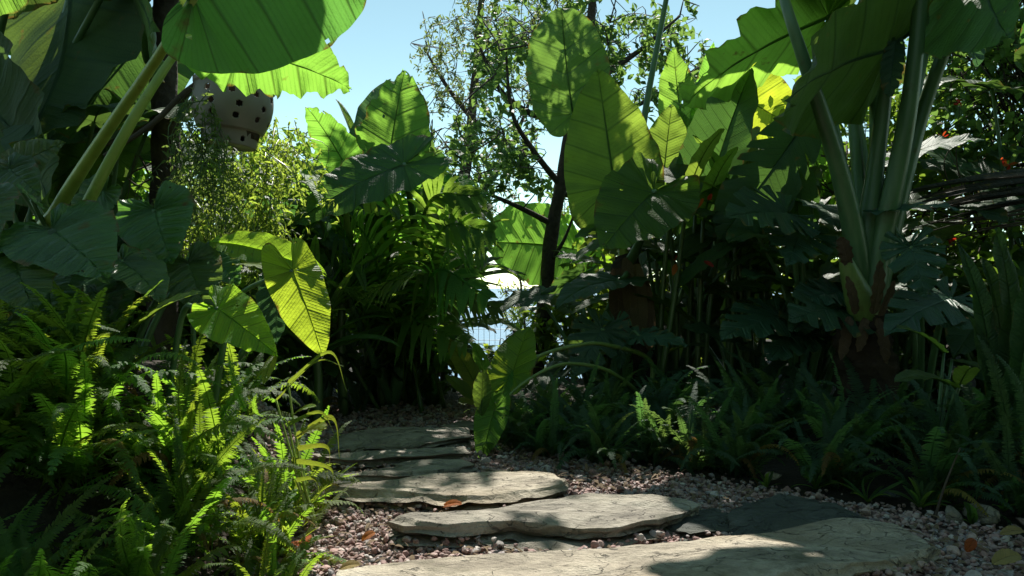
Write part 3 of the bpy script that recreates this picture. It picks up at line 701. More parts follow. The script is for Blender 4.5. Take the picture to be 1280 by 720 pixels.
for i, (x, y, n, ln, lab) in enumerate([
    (-.01, 2.34, 18, .26, 'dark sword fern directly behind the upright young leaf'), (.11, 2.20, 18, .27, 'dark sword fern just beside the upright young leaf at the gravel edge'), (.26, 2.12, 18, .28, 'dark sword fern at the gravel edge in front of the curved petioles'),
    (.06, 2.50, 16, .32, 'dark sword fern behind the young leaf, fronds against the slim trunk'), (.22, 2.34, 18, .32, 'dark sword fern in the second line beside the curved petioles'), (.52, 2.06, 18, .28, 'dark sword fern low at the gravel edge in the middle of the row'),
    (.16, 2.36, 16, .24, 'dark sword fern where the gravel meets the arching petioles'), (.40, 2.16, 18, .26, 'dark sword fern at the gravel edge in front of the brown trunk'),
    (.62, 2.00, 18, .27, 'dark sword fern at the gravel edge by the narrow seedling'), (.82, 1.88, 18, .28, 'dark sword fern overhanging the back of the broad dark slab'),
    (1.00, 1.76, 18, .28, 'sword fern overhanging the gravel past the broad dark slab'), (1.16, 1.64, 18, .28, 'sword fern overhanging the stones at the end of the near slab'),
    (1.30, 1.48, 18, .30, 'sword fern nearest the camera in the shaded row'), (1.50, 1.42, 16, .34, 'sword fern at the picture edge nearest the camera in the shaded row'),
    (.12, 2.62, 16, .30, 'dark sword fern at the foot of the upright young leaf'),
    (.32, 2.50, 18, .33, 'shaded sword fern below the arching green petioles'),
    (.52, 2.36, 18, .34, 'shaded sword fern in front of the brown fibrous trunk'),
    (.44, 2.80, 16, .38, 'sword fern behind the row, close to the brown trunk'),
    (.72, 2.26, 18, .33, 'dark sword fern above the narrow strap leaved seedling'),
    (.88, 2.42, 18, .36, 'shaded sword fern below the heliconia stalks'),
    (.94, 2.10, 20, .34, 'sword fern above the broad dark slab'),
    (1.14, 2.24, 20, .37, 'dense sword fern in front of the thick sheathed trunk'),
    (1.14, 1.93, 18, .32, 'sword fern with arching fronds above the end of the near slab'),
    (1.36, 2.06, 20, .38, 'sword fern beside the bright horizontal strap leaf'),
    (1.34, 1.80, 18, .36, 'sword fern behind the thin brown dry stalk'),
    (1.56, 1.86, 20, .40, 'tall sword fern near the wavy strap leaves'),
    (1.58, 1.62, 18, .44, 'sword fern with tall upright fronds at the picture edge'),
    (1.40, 1.56, 14, .30, 'small sword fern low at the picture edge above the weeds'),
    (1.78, 1.84, 18, .46, 'sword fern outermost in the shaded row'),
    (.64, 2.66, 16, .36, 'sword fern behind the row under the shaded monstera leaf')]):
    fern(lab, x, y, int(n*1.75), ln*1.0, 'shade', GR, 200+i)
GM = 'dark ferns beyond the bend of the path'
for i, (x, y, n, ln, lab) in enumerate([
    (-.62, 2.95, 16, .32, 'dark fern at the path bend below the strap leaved cordyline'), (-.88, 2.75, 16, .36, 'dark fern by the hanging yellow leaf at the path bend'),
    (-.34, 3.15, 16, .32, 'dark fern low beneath the ginger leaves'), (-.14, 3.40, 14, .34, 'dark fern behind the farthest slab'), (-.55, 3.3, 16, .40, 'dark fern deep under the palm fronds')]):
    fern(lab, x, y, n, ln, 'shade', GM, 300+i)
# single showy fronds placed as in the photograph
def hero_frond(P, B, T, up, k, width=1.0):
    B = np.asarray(B, float); T = np.asarray(T, float)
    me = FM['lit'][k]; co = np.empty(len(me.vertices)*3, np.float32); me.vertices.foreach_get('co', co); co = co.reshape(-1, 3)
    tip = co[co[:, 0].argmax()]
    o = link('frond', me, P.o)
    A = unit(tip); b0 = np.array((0, 1., 0)); M1 = np.stack([A, b0, np.cross(A, b0)], 1)
    Y = unit(T-B); n = unit(np.asarray(up, float)-Y*np.dot(up, Y)); s = np.cross(n, Y)
    M2 = np.stack([Y, s, np.cross(Y, s)], 1)
    from mathutils import Matrix
    rot = M2 @ np.linalg.inv(M1)
    o.rotation_euler = Matrix(rot.tolist()).to_euler(); sc = np.linalg.norm(T-B)/np.linalg.norm(tip); o.scale = (sc, sc*width, sc)
    o.location = B-P.b
    return o
P = Plant('sword_fern', 'sword fern whose pale yellow fronds stand out against the dark bank', 'fern', (-.66, 1.28, 0), GL)
for (b, t, u_, k) in (((120, 575, 1.16), (205, 541, 1.12), (0, -.5, 1), 2), ((225, 530, 1.3), (240, 425, 1.3), (0, -1, .3), 7), ((310, 520, 1.3), (288, 440, 1.28), (0, -1, .3), 0),
                      ((330, 520, 1.26), (322, 492, 1.2), (0, -1, .3), 4), ((255, 600, 1.2), (330, 520, 1.2), (0, -1, .5), 5), ((200, 620, 1.15), (160, 690, 1.05), (0, -1, .6), 1),
                      ((60, 450, 1.35), (190, 425, 1.3), (0, -.6, 1), 5), ((20, 430, 1.4), (150, 415, 1.4), (0, -.5, 1), 0), ((150, 480, 1.3), (250, 455, 1.25), (0, -.5, 1), 1),
                      ((10, 470, 1.2), (100, 440, 1.2), (0, -.5, 1), 7), ((300, 600, 1.2), (385, 590, 1.2), (0, -.6, .8), 3), ((290, 660, 1.2), (370, 690, 1.15), (0, -.6, .8), 6)):
    hero_frond(P, at(*b), at(*t), u_, k, 1.0)
P = Plant('sword_fern', 'sword fern with pale upright fronds in front of the wavy strap leaves', 'fern', (1.5, 1.75, 0), GR)
for (b, t, u_, k) in (((1262, 560, 1.75), (1228, 418, 1.75), (-.3, -1, .3), 2), ((1278, 590, 1.7), (1255, 440, 1.65), (0, -1, .3), 7), ((1205, 570, 1.8), (1190, 480, 1.8), (0, -1, .3), 0),
                      ((1190, 560, 1.7), (1250, 553, 1.6), (0, -.7, .8), 5), ((1195, 565, 1.7), (1215, 620, 1.6), (0, -.8, .6), 1)):
    hero_frond(P, at(*b), at(*t), u_, k, 1.0).data = FM['shade'][k]

# ------------------------------------------------------------ giant elephant ear at the upper corner, its two pale petioles
P = Plant('elephant_ear', 'giant elephant ear with two thick yellow green petioles and a huge overhead leaf', 'elephant ear', (-1.12, 1.62, 0))
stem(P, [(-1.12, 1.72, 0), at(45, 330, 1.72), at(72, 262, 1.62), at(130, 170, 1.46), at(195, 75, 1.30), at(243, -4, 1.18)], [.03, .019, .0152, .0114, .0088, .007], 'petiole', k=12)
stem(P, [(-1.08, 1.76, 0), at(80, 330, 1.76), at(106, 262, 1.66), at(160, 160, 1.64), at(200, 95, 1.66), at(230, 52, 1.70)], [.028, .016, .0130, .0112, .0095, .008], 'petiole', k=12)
leaf(P, 'round', at(243, -4, 1.18), at(462, -24, 1.34), .92, (-.05, .80, .60), 'aloc_mid', droop=.25, cup=.05, corr=.014, wave=.014, nv=8, n=80, m=14)
leaf(P, 'arrow', at(300, 62, 1.70), at(440, 112, 1.86), .80, (.1, .80, .58), 'aloc_lit', droop=.6, corr=.03, wave=.07, wfreq=9, nv=9, n=90, m=12)
stem(P, [at(230, 52, 1.70), at(262, 46, 1.70), at(300, 62, 1.70)], [.009, .007, .005], 'petiole')
stem(P, [(-1.3, 1.7, 0), at(-150, 200, 1.7), at(-40, -80, 1.7), at(120, -200, 1.7), at(245, -190, 1.68)], [.028, .022, .016, .012, .010], 'petiole', k=10)
leaf(P, 'round', at(245, -190, 1.68), at(480, -180, 1.74), 1.15, (-.05, .45, .9), 'aloc', droop=.4, cup=.05, nv=8)  # unseen leaf added to cast shade on the leaf below

# dark elephant ears behind it in the upper corner
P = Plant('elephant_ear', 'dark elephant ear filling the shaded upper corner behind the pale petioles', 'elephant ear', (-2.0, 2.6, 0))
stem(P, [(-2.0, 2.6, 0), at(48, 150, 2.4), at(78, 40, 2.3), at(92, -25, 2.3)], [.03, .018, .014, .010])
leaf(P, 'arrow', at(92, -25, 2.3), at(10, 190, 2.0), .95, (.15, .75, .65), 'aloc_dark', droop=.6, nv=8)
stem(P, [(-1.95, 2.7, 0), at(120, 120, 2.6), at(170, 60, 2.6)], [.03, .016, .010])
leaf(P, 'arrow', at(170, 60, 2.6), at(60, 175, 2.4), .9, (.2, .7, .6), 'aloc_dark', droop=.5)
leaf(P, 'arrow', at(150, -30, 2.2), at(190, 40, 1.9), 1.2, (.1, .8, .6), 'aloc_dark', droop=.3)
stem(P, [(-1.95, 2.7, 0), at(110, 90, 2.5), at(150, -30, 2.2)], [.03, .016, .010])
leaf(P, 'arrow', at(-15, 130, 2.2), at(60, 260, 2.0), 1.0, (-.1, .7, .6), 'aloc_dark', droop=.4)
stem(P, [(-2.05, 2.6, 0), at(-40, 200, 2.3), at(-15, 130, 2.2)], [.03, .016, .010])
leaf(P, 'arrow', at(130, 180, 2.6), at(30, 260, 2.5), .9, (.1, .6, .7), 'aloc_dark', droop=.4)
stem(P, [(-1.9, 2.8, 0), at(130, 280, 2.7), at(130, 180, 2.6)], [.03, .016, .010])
for q1, q2, w in (((20, -40, 2.05), (150, -110, 2.15), 1.0), ((150, -50, 2.1), (275, -105, 2.2), .95), ((215, -20, 2.35), (300, -70, 2.3), .9), ((225, -62, 2.15), (375, -100, 2.25), 1.0), ((190, -110, 2.5), (330, -150, 2.6), 1.0)):  # leaves above the frame, added to shade the fern bank
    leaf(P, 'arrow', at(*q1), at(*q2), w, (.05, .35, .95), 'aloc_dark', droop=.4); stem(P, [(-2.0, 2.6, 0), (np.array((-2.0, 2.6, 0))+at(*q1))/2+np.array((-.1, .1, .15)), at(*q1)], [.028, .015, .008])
P = Plant('elephant_ear', 'elephant ear with one yellowish leaf underside cut by the top corner', 'elephant ear', (-1.35, 1.25, 0))
stem(P, [(-1.35, 1.25, 0), at(-160, 250, 1.25), at(-90, -40, 1.2)], [.028, .018, .010], 'petiole')
leaf(P, 'round', at(-90, -40, 1.2), at(52, -30, 1.35), 1.0, (-.15, .85, .5), 'aloc', droop=.3)
leaf(P, 'arrow', at(-130, 60, 1.5), at(-25, 170, 1.5), 1.0, (-.1, .7, .6), 'aloc_dark', droop=.3)
stem(P, [(-1.35, 1.25, 0), at(-170, 250, 1.4), at(-130, 60, 1.5)], [.028, .018, .010], 'petiole')

# banana-like torn leaves higher up in that corner
P = Plant('banana_plant', 'banana plant with torn striped leaves in the sunlit gaps of the upper corner', 'banana plant', (-2.9, 3.8, 0))
stem(P, [(-2.9, 3.8, 0), at(-40, 260, 3.8), at(-10, 90, 3.8), at(20, -60, 3.8)], [.08, .07, .05, .03], 'stalk', k=12)
leaf(P, 'strap', at(20, -30, 3.8), at(170, 40, 3.5), .42, (.1, .5, .8), 'strap', droop=.8, nv=26, tear=.8, corr=.006)
leaf(P, 'strap', at(10, 10, 3.8), at(75, 130, 3.4), .45, (.1, .5, .8), 'strap', droop=.8, nv=26, tear=.8, corr=.006)
leaf(P, 'strap', at(0, -40, 3.8), at(110, -20, 3.5), .42, (.1, .5, .8), 'strap_lit', droop=.5, nv=26, tear=.7, corr=.006)
leaf(P, 'strap', at(0, 40, 3.8), at(-70, 120, 3.6), .42, (.1, .5, .8), 'strap', droop=.7, nv=26, tear=.7, corr=.006)

# heart leaved clump above the sunlit ferns
P = Plant('heart_leaf_plant', 'clump of large ribbed heart shaped leaves with glossy highlights above the ferns', 'heart leaf plant', (-1.02, 1.74, 0))
HK = dict(nv=13, corr=.034, wave=.03, cup=.16, n=72, m=12)
hs = [((14, 316, 1.45), (44, 392, 1.36), 1.0, (.2, -.75, .65)), ((66, 288, 1.5), (136, 352, 1.40), .95, (.25, -.75, .6)), ((152, 326, 1.62), (203, 380, 1.55), .85, (.75, -.6, .3)),
      ((193, 262, 1.75), (216, 330, 1.68), 1.1, (.05, -.93, .35)), ((40, 250, 1.6), (20, 232, 1.55), 1.2, (.4, -.4, .8)), ((20, 210, 1.9), (82, 178, 1.9), .75, (.3, -.9, .3)),
      ((12, 212, 1.85), (50, 245, 1.8), .8, (.3, -.9, .4)), ((92, 348, 1.72), (165, 402, 1.62), .9, (.2, -.8, .6)), ((-40, 260, 1.5), (-20, 330, 1.4), 1.0, (.2, -.9, .5)),
      ((236, 330, 1.75), (262, 396, 1.7), .95, (.2, -.9, .3)), ((130, 240, 2.0), (90, 290, 2.0), .9, (0, -.9, .4)), ((125, 372, 1.66), (110, 430, 1.58), .9, (0, -.9, .4)),
      ((262, 322, 1.9), (300, 356, 1.85), .9, (.1, -.8, .6)), ((60, 345, 1.6), (75, 420, 1.5), .95, (.1, -.85, .5))]
for b, t, w, n in hs:
    B = at(*b)
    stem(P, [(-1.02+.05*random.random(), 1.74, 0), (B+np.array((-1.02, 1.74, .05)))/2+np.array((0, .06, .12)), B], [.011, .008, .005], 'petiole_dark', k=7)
    leaf(P, 'heart', B, at(*t), w, n, 'heart', droop=.55, **HK)
leaf(P, 'heart', at(348, 352, 1.8), at(346, 430, 1.72), .62, (-.15, -.95, .2), 'blue', droop=.3, **HK)
stem(P, [(-.9, 1.8, 0), at(330, 400, 1.85), at(348, 352, 1.8)], [.010, .007, .004])

# sunlit yellow leaves at the edge of the clump
P = Plant('elephant_ear', 'elephant ear with a large glowing yellow green leaf hanging over the ferns', 'elephant ear', (-.72, 1.66, 0))
B = at(366, 338, 1.5)
stem(P, [(-.72, 1.7, 0), at(285, 400, 1.62), at(305, 364, 1.56), B], [.010, .007, .005, .004], 'petiole_dark')
leaf(P, 'arrow', B, at(404, 446, 1.50), .60, (.42, -.9, -.12), 'yellow', droop=.5, cup=-.2, roll=.3, corr=.012, wave=.03, nv=9, n=80, m=14)
leaf(P, 'lance', at(262, 302, 1.78), at(408, 346, 1.62), .22, (.05, -.85, .45), 'yellow', droop=.75, corr=.006, wave=.03, nv=16, fold=.12)
stem(P, [(-.74, 1.78, 0), at(240, 360, 1.78), at(262, 302, 1.78)], [.008, .005, .004], 'petiole_dark')
leaf(P, 'lance', at(290, 330, 1.66), at(372, 348, 1.56), .25, (.1, -.3, 1), 'strap_lit', droop=.5, nv=14, corr=.006)
P = Plant('elephant_ear', 'elephant ear with a folded yellow leaf just above the bright fern fronds', 'elephant ear', (-.78, 1.52, 0))
B = at(272, 386, 1.5)
stem(P, [(-.78, 1.62, 0), at(225, 405, 1.6), at(250, 390, 1.55), B], [.009, .007, .006, .004], 'petiole_dark')
leaf(P, 'heart', B, at(347, 444, 1.42), .62, (.35, -.9, .2), 'yellow', droop=.5, cup=.05, corr=.016, wave=.05, nv=9, n=72, m=12)
leaf(P, 'lance', at(165, 412, 1.5), at(255, 366, 1.45), .22, (0, -.5, 1), 'strap', droop=.5, nv=14, fold=.2)
leaf(P, 'lance', at(150, 415, 1.55), at(205, 350, 1.5), .18, (0, -.5, 1), 'strap', droop=.3, nv=14, fold=.2)

# slim dark tree in the corner, carrying the hanging pot
P = Plant('tree', 'slim dark tree trunk behind the pale petioles, a pot hung on it', 'tree', at(206, 600, 2.35)*np.array((1, 1, 0)))
b = P.b
P.add('trunk', *tube([b, at(203, 330, 2.35), at(209, 200, 2.3), at(205, 100, 2.3), at(207, 0, 2.3), at(214, -130, 2.3), at(220, -420, 2.3)], [.05, .046, .043, .04, .038, .034, .02], k=12, n=50, lump=.10), M['bark'])
stem(P, [at(206, 150, 2.3), at(160, 170, 2.2), at(120, 185, 2.15)], [.015, .01, .006], 'twig', name='branch')
stem(P, [at(206, 165, 2.3), at(240, 110, 2.2), at(268, 92, 2.1), at(290, 95, 2.1)], [.013, .009, .007, .004], 'twig', name='branch')
stem(P, [at(130, 195, 2.0), at(190, 155, 2.05), at(235, 112, 2.1), at(275, 88, 2.15)], [.006, .008, .008, .005], 'twig', name='branch')
r = np.random.default_rng(5); rs = []
for k in range(26):
    a = at(r.uniform(185, 225), r.uniform(190, 300), r.uniform(2.1, 2.3)); rs.append(tube([a, a+r.normal(0, .04, 3)-np.array((0, 0, .06)), a+r.normal(0, .05, 3)-np.array((0, .02, .15))], [.0035, .002, .001], k=4, n=7))
v, f = merge(rs); P.add('aerial_roots', v, f, M['twig'])['kind'] = 'stuff'

# hanging orchid pot with round holes
pb = at(286, 183, 2.05)
P = Plant('hanging_pot', 'white plastic pot with round holes hanging on the dark trunk', 'pot', pb)
def pot(c, r0, r1, h, tilt, th=.004):
    n, m = 240, 80; a = np.linspace(0, 2*math.pi, n, endpoint=False); z = np.linspace(0, 1, m+1)
    prof = lambda t: r0+(r1-r0)*np.clip(t*1.0, 0, 1)+.012*np.sin(np.clip((t-.24)/.7, 0, 1)*math.pi)+.006*((t > .93)*1.0)-.010*((t < .24)*1.0)
    holes = []
    for row, (zz, k, off) in enumerate(((.80, 10, 0), (.60, 9, .5), (.42, 10, .25), (.10, 6, .3))):
        holes += [((q+off)*2*math.pi/k, zz) for q in range(k)]
    V = np.concatenate([np.stack([np.outer(prof(z)-s, np.cos(a)), np.outer(prof(z)-s, np.sin(a)), np.repeat((z*h)[:, None], n, 1)], -1).reshape(-1, 3) for s in (0, th)])
    Fs = []; off = (m+1)*n
    hole = np.zeros((m, n), bool)
    for ai, zi in holes:
        da = (np.abs((a[None]+math.pi/n-ai+math.pi) % (2*math.pi)-math.pi))*(r0+r1)/2; dz = ((z[:-1]+.5/m)[:, None]-zi)*h
        hole |= da**2+dz**2 < .0082**2
    for i in range(m):
        for j in range(n):
            if hole[i, j]: continue
            j2 = (j+1) % n; q = (i*n+j, i*n+j2, (i+1)*n+j2, (i+1)*n+j); Fs.append(q); Fs.append(tuple(off+x for x in q[::-1]))
            for (ii, jj, e) in ((i-1, j, (i*n+j, i*n+j2)), (i+1, j, ((i+1)*n+j2, (i+1)*n+j)), (i, (j-1) % n, ((i+1)*n+j, i*n+j)), (i, j2, (i*n+j2, (i+1)*n+j2))):
                if ii < 0 or ii >= m or hole[ii, jj]: Fs.append((e[1], e[0], off+e[0], off+e[1]))
    b0 = len(V); V = np.vstack([V, [[0, 0, .003]]]); Fs += [(b0, off+(j+1) % n, off+j) for j in range(n)]
    ct, st = math.cos(tilt), math.sin(tilt)
    V = np.stack([V[:, 0]*ct+V[:, 2]*st, V[:, 1], -V[:, 0]*st+V[:, 2]*ct], -1)
    return V+c, Fs
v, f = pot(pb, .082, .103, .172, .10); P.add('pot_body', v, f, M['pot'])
rs = [tube([pb+np.array((.1*math.cos(a), .1*math.sin(a), .18)), at(262, 60, 2.1)+np.array((0, 0, 0))], [.0015, .0015], k=4, n=4) for a in (.4, 2.5, 4.6)]
v, f = merge(rs); P.add('hanger_wire', v, f, M['wire'])
v, f = tube([pb+np.array((.01, 0, .02)), pb+np.array((.018, 0, .15))], [.07, .088], k=20, n=6, lump=.05); P.add('potting_bark', v, f, M['bark'])

# trailing pale vine under and beside the pot
def vine(label, ell, n, ln, wd, mat, seed, base, name='trailing_vine', down=.8, cat='vine', strings=60):
    P = Plant(name, label, cat, base); r = np.random.default_rng(seed); pos = []; st = []
    per = n//strings
    for k in range(strings):
        e = ell[r.integers(len(ell))]; cx, cy, ax, ay, d = e
        q = at(cx+ax*r.uniform(-1, 1), cy+ay*r.uniform(-1, 1)*.9, d+r.normal(0, .09)); L_ = r.uniform(.08, .26)
        dr = rdir(r, 1)[0]*.6+np.array((0, 0, -down)); p2 = q+unit(dr)*L_*.5+r.normal(0, .02, 3); p3 = q+unit(dr+np.array((0, 0, -.3)))*L_
        st.append(tube([q, p2, p3], [.0016, .0012, .0006], k=3, n=7)); t = r.uniform(0, 1, per)[:, None]
        pos.append((1-t)**2*q+2*t*(1-t)*p2+t*t*p3+r.normal(0, .006, (per, 3)))
    pos = np.vstack(pos); m_ = len(pos); d = rdir(r, m_)+np.array((0, 0, -.35)); nr = rdir(r, m_)+np.array((0, .3, .7))
    v, f = small_leaves(pos, d, nr, r.uniform(.6, 1.2, m_)*ln, r.uniform(.7, 1.2, m_)*wd, seed=seed)
    P.add('foliage', v, f, M[mat]); v, f = merge(st); P.add('stems', v, f, M['stalk'])
    return P
vine('pale sunlit trailing vine spilling below the white pot', [(310, 235, 50, 50, 2.15), (335, 190, 35, 45, 2.3), (290, 265, 45, 35, 2.1), (350, 175, 30, 30, 2.35), (270, 290, 40, 25, 2.1)], 4200, .024, .007, 'vine', 3, (-.78, 2.2, 0), strings=150)
vine('dull shaded tangle of thin stems hanging from the dark trunk', [(235, 205, 30, 40, 2.1), (255, 175, 30, 30, 2.0), (245, 240, 30, 30, 2.1), (252, 140, 18, 30, 1.93), (268, 185, 25, 20, 1.93)], 1900, .022, .006, 'small', 4, (-.95, 2.2, 0), strings=80)

# ------------------------------------------------------------ elephant ears against the sky in the middle
P = Plant('elephant_ear', 'elephant ear with an upright backlit leaf pointing into the open sky', 'elephant ear', (-.62, 3.4, 0))
AK = dict(corr=.014, nv=8, n=80, m=12)
stem(P, [(-.62, 3.4, 0), at(470, 330, 3.3), at(484, 240, 3.1), at(487, 196, 3.0)], [.03, .02, .014, .009], 'petiole')
leaf(P, 'arrow', at(487, 196, 3.0), at(506, 86, 3.1), .80, (.15, .9, .35), 'aloc_lit', droop=-.25, wave=.05, wfreq=7, cup=.15, **AK)
leaf(P, 'arrow', at(476, 190, 3.2), at(488, 100, 3.3), .85, (-.5, .8, .3), 'blue', droop=-.2, wave=.03, **AK)
stem(P, [(-.62, 3.4, 0), at(465, 330, 3.35), at(476, 190, 3.2)], [.03, .018, .008])
leaf(P, 'arrow', at(428, 200, 2.75), at(382, 133, 2.65), .72, (-.1, .7, .7), 'aloc_lit', droop=.5, wave=.06, wfreq=8, **AK)
stem(P, [(-.62, 3.4, 0), at(440, 330, 3.0), at(428, 200, 2.75)], [.03, .016, .008], 'petiole')
P = Plant('elephant_ear', 'elephant ear with a wide dark green leaf lying level below the sky gap', 'elephant ear', (-.5, 3.1, 0))
leaf(P, 'arrow', at(505, 205, 2.6), at(362, 284, 2.42), .50, (-.12, -.92, .40), 'aloc_mid', droop=.5, wave=.04, wfreq=7, cup=.05, **AK)
stem(P, [(-.5, 3.1, 0), at(520, 330, 3.0), at(505, 205, 2.6)], [.03, .018, .009])
leaf(P, 'arrow', at(528, 206, 2.9), at(470, 236, 2.8), .6, (.2, -.5, .8), 'aloc_lit', droop=.4, wave=.06, **AK)
stem(P, [(-.5, 3.1, 0), at(535, 330, 3.0), at(528, 206, 2.9)], [.025, .014, .007])
leaf(P, 'heart', at(385, 215, 2.5), at(405, 268, 2.4), .35, (.6, -.6, .4), 'yellow', droop=.5, **AK)
stem(P, [(-.5, 3.1, 0), at(420, 330, 2.8), at(385, 215, 2.5)], [.02, .012, .006])

# palms and strap leaved plants at the bend
P = Plant('areca_palm', 'feathery palm arching out of the dark mass towards the slim tree', 'palm', (-.52, 3.2, 0))
b = P.b
for k, (c, t, ln, mt, up) in enumerate([((500, 285, 2.9), (614, 262, 2.9), .24, 'palm', (0, -.8, .7)), ((530, 320, 2.9), (608, 316, 2.8), .22, 'palm', (0, -.8, .7)), ((490, 265, 3.0), (585, 222, 3.1), .25, 'palm', (0, -.8, .7)),
        ((440, 310, 2.9), (360, 300, 2.7), .28, 'palm', (0, -.7, 1)), ((430, 290, 2.9), (335, 268, 2.8), .28, 'palm', (0, -.5, 1)), ((520, 370, 2.9), (625, 385, 2.9), .20, 'palm', (0, -.8, .7)),
        ((470, 330, 2.8), (440, 270, 2.6), .26, 'palm', (.4, -.8, .5)), ((540, 290, 3.0), (604, 240, 3.2), .22, 'palm', (-.3, -.8, .6)), ((450, 380, 2.8), (400, 350, 2.5), .24, 'palm', (0, -.7, 1)),
        ((520, 260, 3.1), (548, 205, 3.2), .22, 'palm', (.3, -.9, .4)), ((520, 340, 2.8), (590, 350, 2.6), .22, 'palm', (0, -.8, .7)), ((500, 400, 2.8), (585, 430, 2.6), .22, 'palm', (0, -.8, .7)), ((545, 300, 2.65), (618, 290, 2.55), .17, 'palm', (.1, -.95, .3)), ((540, 345, 2.65), (612, 372, 2.5), .17, 'palm', (.1, -.95, .3)), ((530, 270, 2.7), (600, 243, 2.7), .18, 'palm', (.1, -.95, .3)), ((480, 370, 2.7), (520, 345, 2.4), .2, 'palm', (0, -.8, .7))]):
    palm_frond(P, b+np.array((.02*k-.1, 0, .05)), at(*c), at(*t), ln, seed=k, mat=mt, up=up)
v, f = merge([tube([b+np.array((.025*k-.1, .02*(k % 3), 0)), b+np.array((.03*k-.12, .02, .45))], [.016, .012], k=7, n=4) for k in range(8)])
P.add('canes', v, f, M['stalk'])
def rosette(name, label, cat, base, n, ln, wd, mat, seed, stemh=.0, lift=(.4, 1.4), droop=(.5, 1.6), kind='strap', group=None, lean=(0, 0), fold=.25, nn=26, mm=4, arc=6.283, face=0.0, smat='stalk'):
    r = np.random.default_rng(seed); base = np.asarray(base, float)
    P = Plant(name, label, cat, base, group); top = base+np.array((lean[0], lean[1], stemh))
    if stemh > .04: stem(P, [base, (base+top)/2+r.normal(0, .01, 3), top], [.02, .017, .014], smat)
    for k in range(n):
        a = face+(k/n-.5)*arc+r.normal(0, .3); e = r.uniform(*lift); L_ = ln*r.uniform(.6, 1.15)
        d = np.array((math.cos(a)*math.cos(e), math.sin(a)*math.cos(e), math.sin(e)))
        dr = r.uniform(*droop); q = top+np.array((0, 0, r.uniform(-.4, 0)*stemh*.5))
        end = q+unit(d-np.array((0, 0, dr*.35)))*L_
        leaf(P, kind, q, end, wd/ln*r.uniform(.8, 1.2), (-d[0]*d[2], -d[1]*d[2], 1.001-d[2]**2), mat, droop=dr, nv=10, corr=.004, wave=.02, wfreq=3, fold=fold, n=nn, m=mm, rib=.006, twist=r.normal(0, .35))
    return P
GC = 'cordylines in the dark mass at the path bend'
for i, (px, d, h, n, ln, wd, lab) in enumerate([
    (430, 2.9, .52, 22, .50, .045, 'cordyline with long dark strap leaves beside the hanging yellow leaf'),
    (478, 3.1, .72, 22, .48, .05, 'tall cordyline with drooping strap leaves under the wide level leaf'),
    (515, 3.3, .42, 20, .46, .05, 'low cordyline with arching strap leaves under the palm'),
    (395, 2.6, .30, 20, .44, .04, 'low dark cordyline partly behind the sunlit ferns'),
    (555, 3.6, .60, 18, .40, .05, 'cordyline with sunlit leaf tips next to the sea gap'),
    (455, 3.6, 1.0, 22, .50, .05, 'tallest cordyline at the back of the dark mass')]):
    b = np.array(((px-640)/F*d, d, 0.)); rosette('cordyline', lab, 'cordyline', b, n, ln, wd, 'strap', 400+i, h, group=GC)
# ginger with lance leaves, the lit ones beside the gap
def ginger(label, base, canes, mat, seed, ln=.26, w=.26, name='ginger', group=None, lean=.12, per=8):
    r = np.random.default_rng(seed); base = np.asarray(base, float); P = Plant(name, label, name.replace('_', ' '), base, group)
    for (dx, dy, h) in canes:
        q = base+np.array((dx, dy, 0)); tp = q+np.array((r.normal(0, lean), r.normal(0, lean), h)); md = (q+tp)/2+r.normal(0, .015, 3)
        stem(P, [q, md, tp], [.010, .008, .004], 'stalk', name='cane', k=6)
        for k in range(per):
            t = .28+.72*k/(per-1); p = (1-t)**2*q+2*t*(1-t)*md+t*t*tp; a = r.uniform(0, 6.28) if k % 2 else r.uniform(0, 6.28); e = r.uniform(.1, .8)
            d = np.array((math.cos(a)*math.cos(e), math.sin(a)*math.cos(e), math.sin(e))); L_ = ln*r.uniform(.7, 1.15)
            leaf(P, 'lance', p, p+unit(d-np.array((0, 0, .25)))*L_, w*r.uniform(.85, 1.2), (-d[0]*d[2], -d[1]*d[2], 1.0), mat, droop=r.uniform(.4, 1.2), nv=14, corr=.006, wave=.03, n=28, m=4, rib=.008)
    return P
ginger('ginger clump with bright lance leaves around the gap to the sea', ((540-640)/F*3.5, 3.5, 0), [(-.05, 0, .62), (.02, .1, .55), (.06, -.05, .42), (-.12, .08, .7), (.10, .05, .30), (0, -.12, .35)], 'strap_lit', 21)
ginger('dark ginger clump low under the palm at the bend', ((505-640)/F*3.0, 3.0, 0), [(-.1, 0, .4), (.02, .1, .5), (.08, -.05, .35), (-.2, .08, .45), (.16, .05, .42)], 'strap', 22)
ginger('ginger clump with yellow tips low in front of the gap to the sea', ((622-640)/F*4.2, 4.2, 0), [(-.05, 0, .16), (.04, .1, .12), (.1, -.05, .10), (-.12, .08, .2)], 'strap_lit', 23, ln=.14)
P = Plant('canna', 'lone bright paddle leaf standing in the white sky gap beside the palm', 'canna', ((560-640)/F*3.7, 3.7, 0))
stem(P, [P.b, at(548, 400, 3.7), at(556, 358, 3.65)], [.012, .009, .005], 'petiole'); leaf(P, 'lance', at(556, 357, 3.65), at(614, 331, 3.6), .42, (-.1, .55, .8), 'aloc_lit', droop=.4, nv=14, corr=.006)
leaf(P, 'lance', at(548, 400, 3.7), at(500, 372, 3.5), .30, (.1, -.4, .9), 'strap', droop=.5, nv=14, corr=.006)
leaf(P, 'lance', at(550, 420, 3.7), at(640, 405, 3.6), .30, (.1, -.3, .9), 'strap_lit', droop=.7, nv=14, corr=.006)

